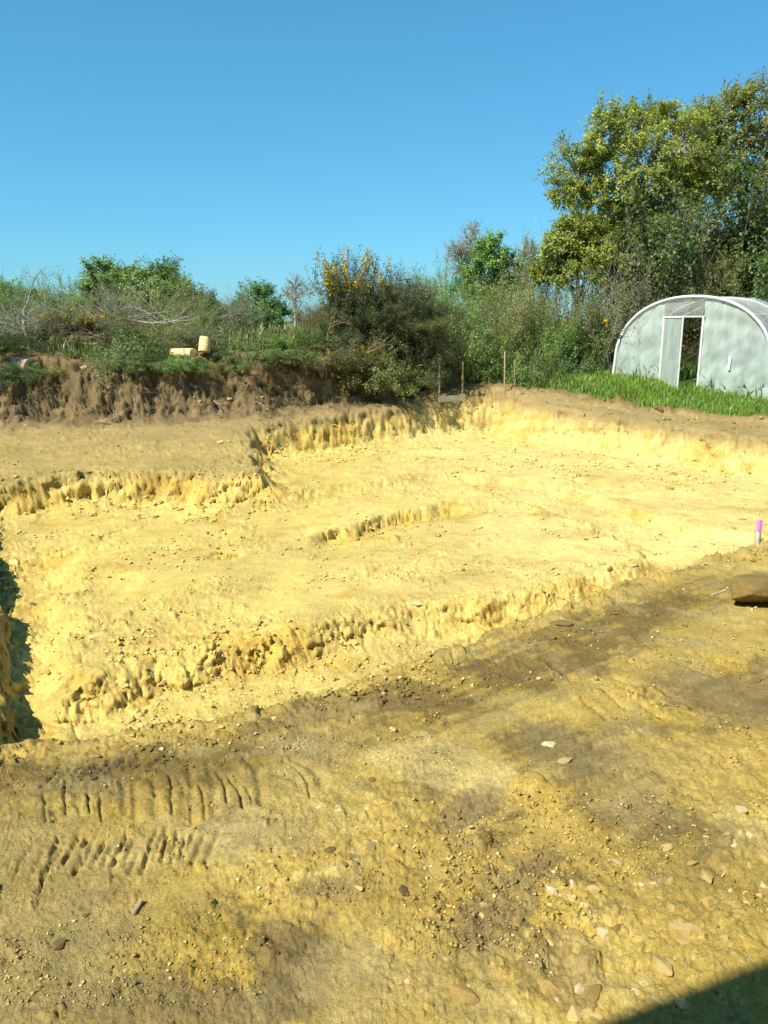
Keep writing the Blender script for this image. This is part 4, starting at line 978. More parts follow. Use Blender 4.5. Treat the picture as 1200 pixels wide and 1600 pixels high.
def build_tunnel():
    Lp = on_y(956, 590, 25.6); Rp = on_y(1206, 612, 21.9)
    v = Rp[:2] - Lp[:2]; W = float(np.hypot(*v)); rz = math.atan2(v[1], v[0])
    mid = 0.5 * (Lp + Rp); z0 = min(gz(Lp[0], Lp[1]), gz(Rp[0], Rp[1]), gz(mid[0], mid[1]))
    apex = on_y(1070, 463, float(mid[1]))[2]
    H = apex - z0
    root = empty('polytunnel', (mid[0], mid[1], z0), rz)
    tag(root, 'clear plastic polytunnel greenhouse on the grass, its door standing ajar', 'polytunnel')
    leg, lean = 0.36 * H, 0.10
    def arch(n=33):
        a = np.linspace(np.pi, 0, n)
        ex = 2.0 / 2.15
        x = (W / 2 - lean) * np.sign(np.cos(a)) * np.abs(np.cos(a)) ** ex; z = leg + (H - leg) * np.abs(np.sin(a)) ** ex
        x = np.concatenate([[-W / 2, -W / 2 + lean * 0.5], x, [W / 2 - lean * 0.5, W / 2]]); z = np.concatenate([[-0.1, leg * 0.5], z, [leg * 0.5, -0.1]])
        return x, z
    ax, az_ = arch()
    def top_at(x): return np.interp(x, ax, az_)
    Lg = 11.0; nh = 7
    for i in range(nh):
        y = i * Lg / (nh - 1)
        link('hoop', tube_mesh('hoop', np.stack([ax * 0.993, np.full(len(ax), y), az_ * 0.995], 1), 0.028, M_STEEL), root)
    # white band where the cover is clamped on the front hoop
    band = link('front_band', tube_mesh('front_band', np.stack([ax, np.full(len(ax), -0.03), az_], 1), 0.045, M_FILMW, 6), root)
    # cover, slightly slack between the hoops
    ys = np.linspace(-0.02, Lg, 61); V = []
    for y in ys:
        sag = 0.05 * np.sin(np.pi * ((y / (Lg / (nh - 1))) % 1.0)) ** 2
        wr = 0.012 * vnoise(ax * 2.2, np.full(len(ax), y * 1.5), 5)
        k = 1.012 - sag / H
        V.append(np.stack([ax * (k + wr / 3), np.full(len(ax), y), np.where(az_ > 0, az_ * k + wr, az_)], 1))
    V = np.vstack(V); n = len(ax)
    I, J = np.meshgrid(np.arange(len(ys) - 1), np.arange(n - 1), indexing='ij'); b = I * n + J
    link('cover', new_mesh('cover', V, np.stack([b, b + 1, b + n + 1, b + n], -1).reshape(-1, 4), M_FILMR, True), root)
    for s in (-0.33, 0.0, 0.33):
        z = float(top_at(s * W)) - 0.06
        link('purlin', tube_mesh('purlin', [[s * W, 0, z], [s * W, Lg / 2, z], [s * W, Lg, z]], 0.018, M_STEEL), root)
    xl, xr, lint = (-0.5 + 0.33) * W, (-0.5 + 0.575) * W, 0.80 * H
    def panel(name, x0, x1, zlo, zhi, mat, seed, nx=44, nz=44):
        xs = np.linspace(x0, x1, nx); V = []
        for x in xs:
            t_ = float(top_at(x)) - 0.03 if zhi is None else min(zhi, float(top_at(x)) - 0.03)
            zs = np.linspace(zlo, max(zlo + 0.01, t_), nz)
            wy = 0.035 * vnoise(x * 1.8 + zs * 1.2, zs * 2.4 - x, seed) + 0.03 * np.abs(vnoise(x * 5 - zs * 3.4, zs * 0.8 + x * 1.0, seed + 1))
            V.append(np.stack([np.full(nz, x), wy, zs], 1))
        V = np.vstack(V); I, J = np.meshgrid(np.arange(nx - 1), np.arange(nz - 1), indexing='ij'); b = I * nz + J
        return link(name, new_mesh(name, V, np.stack([b, b + nz, b + nz + 1, b + 1], -1).reshape(-1, 4), mat, True), root)
    panel('end_panel', -W / 2 + 0.02, xl, -0.05, None, M_FILM, 3)
    rp = panel('end_panel', xr, W / 2 - 0.02, -0.05, None, M_FILM, 8)
    panel('lintel_panel', xl, xr, lint, None, M_FILMC, 12)
    for x in (xl, xr):
        link('door_post', tube_mesh('door_post', [[x, -0.02, -0.1], [x, -0.02, 1.0], [x, -0.02, lint + 0.03]], 0.034, M_FILMW, 6), root)
    link('lintel', tube_mesh('lintel', [[xl - 0.05, -0.02, lint], [0.5 * (xl + xr), -0.02, lint], [xr + 0.05, -0.02, lint]], 0.028, M_STEEL), root)
    br = link('roof_brace', tube_mesh('roof_brace', [[xl + 0.5, 0.02, lint], [xl + 0.75, 0.5, lint + 0.22], [xl + 1.0, 1.0, float(top_at(xl + 1.0)) - 0.1]], 0.015, M_STEEL), root)
    # door leaf, hinged on the left post and swung out
    dw = xr - xl - 0.05
    door = empty('door', (0, 0, 0)); door.parent = root; door.location = (xl + 0.03, -0.06, 0.02); door.rotation_euler = (0, 0, math.radians(-35))
    h1 = lint - 0.04
    for nm, p in (('door_frame', [[0, 0, 0.02], [0, 0, h1 / 2], [0, 0, h1]]), ('door_frame', [[dw, 0, 0.02], [dw, 0, h1 / 2], [dw, 0, h1]]),
                  ('door_frame', [[0, 0, h1], [dw / 2, 0, h1], [dw, 0, h1]]), ('door_frame', [[0, 0, 0.03], [dw / 2, 0, 0.03], [dw, 0, 0.03]])):
        link(nm, tube_mesh(nm, p, 0.022, M_FILMW, 6), door)
    nx = nz = 18; X, Z = np.meshgrid(np.linspace(0, dw, nx), np.linspace(0.03, h1, nz), indexing='ij')
    V = np.stack([X, 0.012 * vnoise(X * 3, Z * 3, 21), Z], -1).reshape(-1, 3)
    I, J = np.meshgrid(np.arange(nx - 1), np.arange(nz - 1), indexing='ij'); b = I * nz + J
    link('door_film', new_mesh('door_film', V, np.stack([b, b + nz, b + nz + 1, b + 1], -1).reshape(-1, 4), M_FILM, True), door)
    latch = link('latch', box_mesh('latch', (0.05, 0.04, 0.14), M_STEEL, 0.008), door); latch.location = (dw - 0.02, -0.045, 1.0)
    for px, py, hh in ((1143, 550, 0.36), (1140, 592, 0.18)):
        t_ = link('repair_tape', box_mesh('repair_tape', (0.065, 0.004, hh), M_TAPE), root)
        fx = (px - 1080.0) / 248.0 * W
        t_.location = (fx, -0.055, (600 - py) / 140.0 * H)
    return root, (mid, rz, z0, W, H)
TUNNEL, TINFO = build_tunnel()

# ------------------------------------------------------------------ stakes and boards
M_STAKE = plain('stake_wood', (0.36, 0.27, 0.17), 0.85, 25, 0.2)
M_BOARD = plain('grey_board', (0.46, 0.42, 0.34), 0.85, 18, 0.15)
M_PINK = plain('pink_marker_paint', (0.72, 0.24, 0.52), 0.6, 30, 0.08)
M_PLASTIC = plain('white_plastic', (0.72, 0.74, 0.74), 0.35, 12, 0.06, 0.4)
def stake_mesh(name, h, w, mat):
    V = np.array([[-1, -1, 0], [1, -1, 0], [1, 1, 0], [-1, 1, 0]], float) * [w / 2, w / 2, 1]
    rows = [(-0.25, 0.1), (-0.08, 1), (h * 0.5, 0.97), (h - 0.01, 0.92), (h, 0.7)]
    P = []
    for i, (z, k) in enumerate(rows):
        p = V * [k, k, 1]; p[:, 2] = z; p[:, 0] += 0.006 * math.sin(i * 1.7); P.append(p)
    P = np.vstack(P); f = []
    for r in range(len(rows) - 1):
        for c in range(4): f.append([r * 4 + c, r * 4 + (c + 1) % 4, r * 4 + 4 + (c + 1) % 4, r * 4 + 4 + c])
    e = (len(rows) - 1) * 4; f.append([e, e + 1, e + 2, e + 3]); f.append([3, 2, 1, 0])
    return new_mesh(name, P, np.array(f), mat)
a = hit(686, 629); b_ = hit(722, 626)
bb = empty('profile_board', tuple(a), math.atan2(b_[1] - a[1], b_[0] - a[0])); tag(bb, 'pale board nailed between two upright wooden stakes at the back of the pit', 'profile board')
dxy = float(np.hypot(*(b_[:2] - a[:2])))
s1 = link('stake', stake_mesh('stake', on_y(686, 572, a[1])[2] - a[2], 0.042, M_STAKE), bb)
s2 = link('stake', stake_mesh('stake', on_y(721, 565, b_[1])[2] - b_[2] + 0.02, 0.042, M_STAKE), bb); s2.location = (dxy, 0, b_[2] - a[2])
bo = link('board', box_mesh('board', (dxy + 0.1, 0.024, 0.17), M_BOARD, 0.003), bb); bo.location = (dxy * 0.5, -0.036, 0.10); bo.rotation_euler = (0, -math.atan2(b_[2] - a[2], dxy), 0)
for px, top, bot, w, lab in ((788, 549, 622, 0.034, 'lone weathered stake right of the board, at the grass corner'), (803, 562, 630, 0.014, 'thin lath standing just right of the lone stake')):
    p = hit(px, bot); o = link('stake', stake_mesh('stake', on_y(px, top, p[1])[2] - p[2], w, M_STAKE), None, tuple(p)); o.rotation_euler = (0.02, -0.03, 0.3); tag(o, lab, 'stake')
p = hit(1183, 851)
ps = empty('survey_stake', tuple(p), 0.3); tag(ps, 'short wooden stake with a bright pink painted top at the right edge', 'stake')
hh = on_y(1183, 812, p[1])[2] - p[2]
link('stake', stake_mesh('stake', hh * 0.55, 0.052, M_BOARD), ps)
pk = link('painted_top', box_mesh('painted_top', (0.056, 0.056, hh * 0.46), M_PINK, 0.004), ps); pk.location = (0, 0, hh * 0.77)
def lath(pxa, pxb, w, t_, lab, mat, name='lath'):
    A, B = hit(*pxa), hit(*pxb); d = B - A; L = float(np.linalg.norm(d))
    o = link(name, box_mesh(name, (L, w, t_), mat, min(w, t_) * 0.15)); o.location = tuple((A + B) / 2 + [0, 0, t_ * 0.6])
    o.rotation_euler = (0, -math.asin(d[2] / L), math.atan2(d[1], d[0])); tag(o, lab, 'wood'); return o
lath((1100, 881), (1148, 888), 0.035, 0.015, 'pale lath lying on the ground below the pink-topped stake', M_WOOD)
lath((1112, 932), (1134, 924), 0.028, 0.02, 'short pale stick left of the olive boulder', M_WOOD, 'stick')
lath((208, 1432), (221, 1410), 0.022, 0.02, 'short brown stick below the lower track marks', M_ROOT, 'stick')

# ------------------------------------------------------------------ stones: angular lumps resting on the ground
import bmesh
def stone_mesh(name, seed, mat, n=16, flat=0.6, long=1.25):
    rng = np.random.default_rng(seed); bm = bmesh.new()
    P = rng.normal(0, 1, (n, 3)); P /= np.linalg.norm(P, axis=1, keepdims=True)
    P *= rng.uniform(0.75, 1.05, (n, 1)); P *= [0.5 * long, 0.5, 0.5 * flat]
    for p in P: bm.verts.new(p)
    r = bmesh.ops.convex_hull(bm, input=bm.verts)
    bmesh.ops.delete(bm, geom=[g for g in r['geom_interior'] if isinstance(g, bmesh.types.BMVert)], context='VERTS')
    bmesh.ops.bevel(bm, geom=bm.edges[:], offset=0.012, segments=1, affect='EDGES')
    me = bpy.data.meshes.new(name); bm.to_mesh(me); bm.free(); me.materials.append(mat); return me
SM = {m.name: [stone_mesh('stone', 400 + 10 * i + j, m, 10 + 2 * j, 0.45 + 0.12 * j, 1.1 + 0.15 * j) for j in range(4)] for i, m in enumerate((M_PALE, M_WHITE, M_CLAY, M_BROWN, M_GREY, M_OLIVE))}
rs = np.random.default_rng(9)
def stone(px, py, wpx, mat, lab, name='stone', cat='stone', group=None, flat=None, rz=None, sink=0.22):
    p = hit(px, py); dist = math.sqrt(p[0] ** 2 + p[1] ** 2 + (CAM_Z - p[2]) ** 2); w = wpx * dist / FPX / 1.2
    me = SM[mat.name][int(rs.integers(4))]
    o = link(name, me); k = flat if flat else rs.uniform(0.75, 1.2)
    o.scale = (w, w * rs.uniform(0.75, 1.0), w * k); o.rotation_euler = (rs.normal(0, 0.18), rs.normal(0, 0.18), rs.uniform(0, 6.28) if rz is None else rz)
    o.location = (p[0], p[1], p[2] + w * k * (0.25 - sink)); tag(o, lab, cat, group); return o
NAMED = [
 (95, 1475, 30, M_BROWN, 'dark brown clod casting a shadow near the bottom left corner', 'clod', 'clod', 1.3), (515, 1331, 20, M_BROWN, 'dark brown clod in the middle of the near ground', 'clod', 'clod', 1.2),
 (576, 1322, 26, M_GREY, 'flat grey stone right of the dark brown clod in the middle', 'stone', 'stone', 0.5), (134, 1430, 18, M_BROWN, 'long brown clod between the lower track marks and the shadowed clod', 'clod', 'clod', 0.9),
 (580, 1220, 16, M_BROWN, 'small brown clod right of the curved track marks', 'clod', 'clod', 1.0), (147, 1216, 17, M_BROWN, 'brown clod above the left end of the curved track marks', 'clod', 'clod', 1.2),
 (857, 1166, 28, M_WHITE, 'whitish quartz stone in the dark smear right of centre', 'stone', 'stone', 0.8), (880, 1190, 28, M_GREY, 'grey clod touching the whitish quartz stone', 'clod', 'clod', 0.6),
 (652, 943, 20, M_WHITE, 'white stone on the lip of the near ledge', 'stone', 'stone', 0.7), (877, 953, 18, M_WHITE, 'white stone lying beside the dark smear edge', 'stone', 'stone', 0.6),
 (990, 884, 18, M_WHITE, 'white flat stone at the right corner of the dug platform', 'stone', 'stone', 0.5), (953, 888, 18, M_CLAY, 'tan lump left of the white stone at the platform corner', 'lump', 'clod', 0.8),
 (167, 1018, 17, M_WHITE, 'white stone at the left end of the near ledge', 'stone', 'stone', 0.7), (148, 996, 34, M_PALE, 'broken pale slab above the white stone on the left', 'slab', 'stone', 0.5),
 (308, 1092, 26, M_PALE, 'pale upright flake at the foot of the near ledge', 'stone', 'stone', 1.3), (430, 1124, 18, M_WHITE, 'pale stone where the dark ground meets the trench', 'stone', 'stone', 0.8),
 (768, 688, 13, M_WHITE, 'white stone at the foot of the back wall corner', 'stone', 'stone', 0.9), (770, 756, 11, M_WHITE, 'white stone on the right trench edge', 'stone', 'stone', 0.8), (806, 790, 13, M_GREY, 'grey-white stone on the platform near its right edge', 'stone', 'stone', 0.7),
 (756, 818, 16, M_PALE, 'pale flat stone right of the bucket teeth marks', 'stone', 'stone', 0.5), (1120, 752, 24, M_PALE, 'upright pale slab in the rubble of the right wall', 'slab', 'stone', 1.2), (1046, 764, 18, M_CLAY, 'brownish lump below the right wall rubble', 'lump', 'clod', 0.8),
 (1160, 812, 20, M_CLAY, 'tan flat lump left of the pink-topped stake', 'lump', 'clod', 0.5), (1145, 826, 18, M_CLAY, 'rounded tan lump left below the pink-topped stake', 'lump', 'clod', 0.8),
 (343, 692, 15, M_PALE, 'pale block on the plateau edge below the dark hole', 'stone', 'stone', 1.1), (358, 690, 11, M_PALE, 'smaller pale block beside the plateau edge block', 'stone', 'stone', 0.9), (279, 715, 9, M_WHITE, 'small white stone alone on the plateau top', 'stone', 'stone', 0.7),
 (22, 880, 18, M_PALE, 'pale stone on the brink of the shadow at left', 'stone', 'stone', 0.7), (625, 686, 10, M_WHITE, 'white chip at the foot of the back wall', 'stone', 'stone', 1.0), (430, 706, 10, M_WHITE, 'white chip low in the back wall near the plateau', 'stone', 'stone', 1.0),
 (630, 1392, 26, M_BROWN, 'dark purple-brown lump with a shadowed crack', 'lump', 'clod', 1.0), (560, 1388, 20, M_PALE, 'upright pale shard left of the purple-brown lump', 'stone', 'stone', 1.0),
 (1068, 1470, 30, M_PALE, 'pale broad stone in the rubble above the house shadow', 'stone', 'stone', 0.6), (858, 1545, 60, M_CLAY, 'broad flat clay slab near the bottom edge', 'slab', 'stone', 0.35), (930, 1588, 28, M_PALE, 'pale stone at the bottom edge left of the house shadow', 'stone', 'stone', 0.7),
 (1155, 1266, 22, M_WHITE, 'white wedge-shaped stone at the right edge', 'stone', 'stone', 0.8), (1135, 1303, 20, M_PALE, 'pale flat flake below the white wedge-shaped stone', 'stone', 'stone', 0.5), (1040, 1325, 28, M_PALE, 'pale flat stone alone on the dark scraped strip', 'stone', 'stone', 0.4),
 (965, 1347, 22, M_WHITE, 'small white flat stone on the scraped strip', 'stone', 'stone', 0.4), (913, 1415, 14, M_WHITE, 'small white cube-like stone in the rubble', 'stone', 'stone', 0.9), (725, 1555, 44, M_CLAY, 'long clay lump split by a dark gap near the bottom edge', 'lump', 'clod', 0.8),
 (875, 975, 34, M_BROWN, 'dark flat clod at the upper edge of the dark smear', 'clod', 'clod', 0.5), (740, 1037, 36, M_BROWN, 'flat dark clod in the dark smear below the ledge', 'clod', 'clod', 0.35), (1030, 640, 16, M_BROWN, 'turned sod beside the grass right of the bare path', 'sod', 'clod', 1.0),
 (990, 622, 24, M_BROWN, 'dark sod lump at the grass edge below the polytunnel', 'sod', 'clod', 0.9), (920, 604, 22, M_BROWN, 'crumbled sod at the grass edge below the hedge', 'sod', 'clod', 0.9), (1120, 642, 28, M_BROWN, 'broad dark sod overhanging the path at right', 'sod', 'clod', 0.7),
 (132, 576, 18, M_GREY, 'pale stone stuck in the bare soil heap on the left', 'stone', 'stone', 0.8), (1194, 608, 18, M_PALE, 'pale stone at the right foot of the polytunnel', 'stone', 'stone', 0.9), (955, 597, 10, M_WHITE, 'small white block in the grass left of the polytunnel', 'block', 'stone', 0.6)]
for px, py, w, mt, lab, nm, ct, fl in NAMED: stone(px, py, w, mt, lab, nm, ct, None, fl)
bp_ = hit(1200, 940); bp_ = on_z(1212, 940, bp_[2])
bo = link('boulder', stone_mesh('boulder', 977, M_OLIVE, 26, 0.62, 1.25)); bo.scale = (0.95, 0.8, 0.72); bo.rotation_euler = (0.05, 0.16, 0.5)
bo.location = (bp_[0], bp_[1] + 0.1, bp_[2] + 0.08); tag(bo, 'large olive-brown boulder cut by the right edge', 'boulder')
ZONES = [  # sketch box, number, size range, materials, label, group
 ((860, 1200, 1330, 1590), 75, (10, 40), (M_PALE, M_PALE, M_WHITE, M_CLAY), 'angular fragment in the bottom right rubble', 'stone fragments of the bottom right rubble'),
 ((600, 860, 1380, 1590), 40, (9, 22), (M_CLAY, M_PALE, M_CLAY), 'fragment in the crumbly bottom middle ground', 'fragments of the bottom middle'),
 ((1080, 1200, 1220, 1330), 18, (10, 26), (M_PALE, M_CLAY, M_WHITE), 'flake piled above the bottom right rubble', 'flakes at the right edge'),
 ((400, 620, 1240, 1360), 24, (8, 16), (M_PALE, M_CLAY, M_WHITE), 'chip around the flat grey stone', 'chips in the middle ground'),
 ((20, 380, 1450, 1590), 20, (8, 16), (M_GREY, M_PALE, M_BROWN), 'stone on the dusty bottom left ground', 'stones of the bottom left'),
 ((170, 265, 1046, 1092), 14, (12, 30), (M_CLAY, M_PALE), 'broken block of the collapsed ledge', 'blocks of the collapsed ledge'),
 ((740, 1190, 650, 745), 52, (6, 16), (M_CLAY, M_CLAY, M_PALE), 'rubble lump on the sloping right pit wall', 'rubble of the right pit wall'),
 ((1000, 1190, 745, 770), 14, (8, 20), (M_CLAY, M_PALE), 'lump below the sloping right pit wall', 'lumps below the right pit wall'),
 ((180, 420, 775, 815), 20, (8, 20), (M_CLAY, M_PALE), 'lump fallen under the plateau wall', 'lumps under the plateau wall'),
 ((480, 640, 815, 845), 12, (8, 16), (M_CLAY,), 'lump along the inner trench edge', 'lumps along the inner trench'),
 ((40, 400, 880, 1060), 26, (6, 13), (M_CLAY, M_PALE), 'lump on the dug platform, left half', 'lumps on the left of the platform'),
 ((450, 960, 830, 940), 18, (6, 12), (M_PALE, M_CLAY), 'lump on the dug platform, right half', 'lumps on the right of the platform'),
 ((330, 372, 850, 878), 8, (8, 18), (M_CLAY, M_BROWN), 'lump around the small platform hole', 'lumps around the hole'),
 ((60, 640, 610, 655), 26, (6, 14), (M_BROWN, M_BROWN, M_GREY), 'clod at the foot of the hedge bank', 'clods at the foot of the bank')]
TONE = {'pale_stone': 'pale', 'white_stone': 'whitish', 'clay_lump': 'tan', 'brown_clod': 'brown', 'grey_stone': 'greyish', 'olive_boulder': 'olive'}
for (x0, x1, y0, y1), n, (w0, w1), mats, lab, grp in ZONES:
    for i in range(n):
        w = w0 + (w1 - w0) * rs.random() ** 2.2
        sx_, sy_, mt = rs.uniform(x0, x1), rs.uniform(y0, y1), mats[int(rs.integers(len(mats)))]
        size = 'large' if w > w0 + 0.5 * (w1 - w0) else ('middling' if w > w0 + 0.16 * (w1 - w0) else 'little')
        side = ('left' if sx_ < 0.5 * (x0 + x1) else 'right') + (', far part' if sy_ < 0.5 * (y0 + y1) else ', near part')
        stone(sx_, sy_, w, mt, size + ' ' + TONE[mt.name] + ' ' + lab + ', ' + side, 'stone', 'stone', grp, sink=0.3)

# crumbs and gravel: too many to count
M_CRUMB = NT('gravel_crumb'); _t = M_CRUMB
_t.principled(_t.mix(1.0, _t.attr('tint').outputs['Color'], _t.ramp(_t.noise(60, 3, 0.6, _t.coord()), [(0.3, (0.8, 0.78, 0.75)), (0.7, (1.1, 1.1, 1.1))]), 'MULTIPLY'), 0.95, spec=0.1)
M_CRUMB = M_CRUMB.m
def crumbs():
    rng = np.random.default_rng(12); XS, YS, S = [], [], []
    def zone(n, x0, x1, y0, y1, smin, smax):
        u = rng.uniform(x0, x1, n); v = rng.uniform(y0, y1, n)
        P = np.array([on_z(a_, b_, -0.2) for a_, b_ in zip(u, v)]); XS.append(P[:, 0]); YS.append(P[:, 1]); S.append(smin + (smax - smin) * rng.random(n) ** 3)
    zone(3000, -40, 1240, 1180, 1640, 0.006, 0.026); zone(13000, -40, 1240, 1150, 1640, 0.005, 0.018); zone(4000, -40, 1240, 1000, 1250, 0.007, 0.026); zone(3200, 640, 1260, 1280, 1640, 0.006, 0.034); zone(3600, -20, 1220, 880, 1200, 0.012, 0.05)
    zone(3200, -20, 1250, 700, 900, 0.02, 0.075); zone(1500, 60, 700, 960, 1110, 0.015, 0.07); zone(2200, 700, 1250, 640, 740, 0.03, 0.12); zone(900, 0, 420, 760, 810, 0.025, 0.1); zone(900, 400, 700, 680, 710, 0.03, 0.1)
    X = np.concatenate(XS).astype(F); Y = np.concatenate(YS).astype(F); s = np.concatenate(S)
    keep = fbm(X * 0.9, Y * 0.9, 3, 301) + 0.5 * vnoise(X * 4, Y * 4, 302) > 0.0
    X, Y, s = X[keep], Y[keep], s[keep]
    Z, m = height(X, Y, True); col = soil_colour(X, Y, m)
    n = len(X)
    base = np.array([[1, 0, 0], [-0.4, 0.9, 0], [-0.6, -0.8, 0], [0.2, 0.1, 0.75], [0.1, -0.2, -0.5], [0.5, 0.6, 0.3]])
    a_ = rng.uniform(0, 6.28, n); ca, sa = np.cos(a_), np.sin(a_)
    B = base[None] * (1 + rng.normal(0, 0.22, (n, 6, 3))) * (s * 0.6)[:, None, None]; B[:, :, 2] *= rng.uniform(0.5, 1.1, n)[:, None]
    x = B[:, :, 0] * ca[:, None] - B[:, :, 1] * sa[:, None]; y = B[:, :, 0] * sa[:, None] + B[:, :, 1] * ca[:, None]
    V = np.stack([x + X[:, None], y + Y[:, None], B[:, :, 2] + (Z + s * 0.12)[:, None]], -1).reshape(-1, 3)
    f = np.array([[0, 5, 3], [5, 1, 3], [1, 2, 3], [2, 0, 3], [5, 0, 4], [1, 5, 4], [2, 1, 4], [0, 2, 4]])
    me = new_mesh('gravel', V, (np.arange(n) * 6)[:, None, None].repeat(8, 1).reshape(-1, 8, 1).repeat(3, 2).reshape(-1, 3) + np.tile(f, (n, 1)), M_CRUMB)
    k = np.exp(rng.normal(0.08, 0.22, n))[:, None]; pale = (rng.random(n) < 0.12)[:, None]
    col = np.where(pale, np.array([[0.46, 0.37, 0.18]]) * k, col * k)
    cattr(me, 'tint', np.repeat(np.clip(col, 0.01, 0.7), 6, 0))
    tag(link('gravel', me), 'loose yellow gravel and crumbs strewn over the dug ground', 'gravel', kind='stuff')
crumbs()

# ------------------------------------------------------------------ grass
def blades(name, label, X, Y, hmin, hmax, colour, seed, wid=0.016, bend=0.45):
    rng = np.random.default_rng(seed); X = np.asarray(X, F); Y = np.asarray(Y, F); Z = height(X, Y); n = len(X)
    h = hmin + (hmax - hmin) * rng.random(n) ** 1.5; h *= 0.65 + 0.6 * (fbm(X * 1.3, Y * 1.3, 3, 401) * 0.5 + 0.5)
    a = rng.uniform(0, 6.28, n); b = rng.uniform(0, 6.28, n); l = rng.uniform(0.1, bend, n) * h
    w = wid * rng.uniform(0.6, 1.3, n)
    root = np.stack([X, Y, Z - 0.01], 1)
    side = np.stack([np.cos(a), np.sin(a), np.zeros(n)], 1) * w[:, None]; ln = np.stack([np.cos(b), np.sin(b), np.zeros(n)], 1) * l[:, None]
    up = np.array([0, 0, 1.0])
    mid = root + ln * 0.35 + up * (h * 0.6)[:, None]; tip = root + ln + up * h[:, None]
    V = np.stack([root - side, root + side, mid + side * 0.7, mid - side * 0.7, tip], 1).reshape(-1, 3)
    i = np.arange(n)[:, None] * 5
    me = new_mesh(name, V, [i + np.array([[0, 1, 2, 3]]), i + np.array([[3, 2, 4]])], M_GRASS)
    v = np.exp(rng.normal(0, 0.22, n) + 0.25 * vnoise(X * 1.7, Y * 1.7, 5)); hh_ = rng.normal(0, 0.15, n) + 0.15 * vnoise(X * 0.8, Y * 0.8, 6)
    cattr(me, 'tint', np.repeat(np.clip(np.stack([v * (1 + hh_), v, v * (1 - 0.5 * hh_)], 1), 0.05, 3), 5, 0))
    o = link(name, me); o.color = (*colour, 1); tag(o, label, 'grass', kind='stuff'); return o
rg = np.random.default_rng(31)
X = rg.uniform(2.3, 14.5, 66000).astype(F); Y = rg.uniform(19.5, 28, 66000).astype(F)
m = macro(X, Y, True)[1]['lawn']
mid, rz, z0, W, H = TINFO
lx = (X - mid[0]) * math.cos(-rz) - (Y - mid[1]) * math.sin(-rz); ly = (X - mid[0]) * math.sin(-rz) + (Y - mid[1]) * math.cos(-rz)
inside = (np.abs(lx) < W / 2) & (ly > 0)
keep = (m + 0.25 * rg.normal(0, 1, len(X)) > 0.55) & (m > 0.12) & ~inside
blades('meadow_grass', 'lush bright green grass in front of the polytunnel', X[keep], Y[keep], 0.06, 0.24, (0.17, 0.27, 0.03), 41)
keep2 = inside & (np.abs(lx) > 0.5) & (rg.random(len(X)) < 0.6)
blades('weeds', 'green weeds growing inside the polytunnel', X[keep2], Y[keep2], 0.15, 0.6, (0.09, 0.17, 0.02), 42, 0.03, 0.8)
u = rg.uniform(-60, 720, 16000); yb = np.interp(u, BANK_X, BANK_Y) + 1.1 + rg.random(16000) * 3.0
X = ((u - 600) / FPX * yb * 1.0).astype(F); keep = fbm(X * 0.8, yb.astype(F) * 0.8, 3, 55) > -0.1
blades('bank_grass', 'tufts of dry and green grass along the top of the earth bank', X[keep], yb[keep], 0.10, 0.45, (0.15, 0.18, 0.045), 43, 0.018, 0.7)
Y = rg.uniform(24, 62, 14000).astype(F); X = (Y * rg.uniform(-0.55, 0.15, 14000)).astype(F)
blades('field_grass', 'pale rough grass of the field beyond the bank', X, Y, 0.10, 0.35, (0.30, 0.28, 0.12), 44, 0.03, 0.6)

# ------------------------------------------------------------------ cut logs, branches, roots on the bank, white bag
def log(px, py, rpx, lpx, direction, lab, bark=None):
    Yl = bank_y(px) + 0.75; xl_ = on_y(px, py, Yl)[0]; p = np.array([xl_, Yl, gz(xl_, Yl)]); s = p[1] / FPX * 1.02; r = rpx * s; L = lpx * s
    rng = np.random.default_rng(int(px)); n = 14; a = np.arange(n) * 2 * np.pi / n
    prof = r * (1 + 0.07 * np.sin(2 * a + px) + 0.04 * rng.normal(0, 1, n))
    rings = [(0, 1.0), (0.02 * L, 1.03), (0.5 * L, 1.0), (L, 0.93)]
    V = np.vstack([np.stack([np.cos(a) * prof * k, np.full(n, y), np.sin(a) * prof * k], 1) for y, k in rings])
    f = [[i * n + j, i * n + (j + 1) % n, (i + 1) * n + (j + 1) % n, (i + 1) * n + j] for i in range(3) for j in range(n)]
    root = empty('cut_log', (p[0], p[1], p[2] + r * 0.85), 0); root.rotation_euler = direction; tag(root, lab, 'log')
    link('bark', new_mesh('bark', V, np.array(f), bark or M_BARKG), root)
    cap = np.vstack([[[0, -0.004, 0]], np.stack([np.cos(a) * prof * 0.98, np.full(n, -0.004), np.sin(a) * prof * 0.98], 1)])
    link('cut_face', new_mesh('cut_face', cap, np.array([[0, 1 + j, 1 + (j + 1) % n] for j in range(n)]), M_CUT), root)
    cap2 = cap.copy(); cap2[:, 1] = L + 0.004
    link('cut_face', new_mesh('cut_face', cap2 * [0.93, 1, 0.93], np.array([[0, 1 + (j + 1) % n, 1 + j] for j in range(n)]), M_CUT), root)
log(281, 566, 8, 40, (0, 0, 0.25), 'round sawn log end, left of the two fresh cut logs on the bank')
log(303, 566, 8, 40, (0.0, 0, 1.1), 'fresh cut log lying sideways between the sawn end and the stump', M_CUT)
log(319, 556, 9, 22, (math.radians(78), 0.15, 0.3), 'pale stump standing upright beside the fresh cut logs', M_CUT)
log(44, 562, 10, 34, (0.1, 0.1, 1.2), 'weathered cut log on the soil heap near the left edge', M_WOOD)
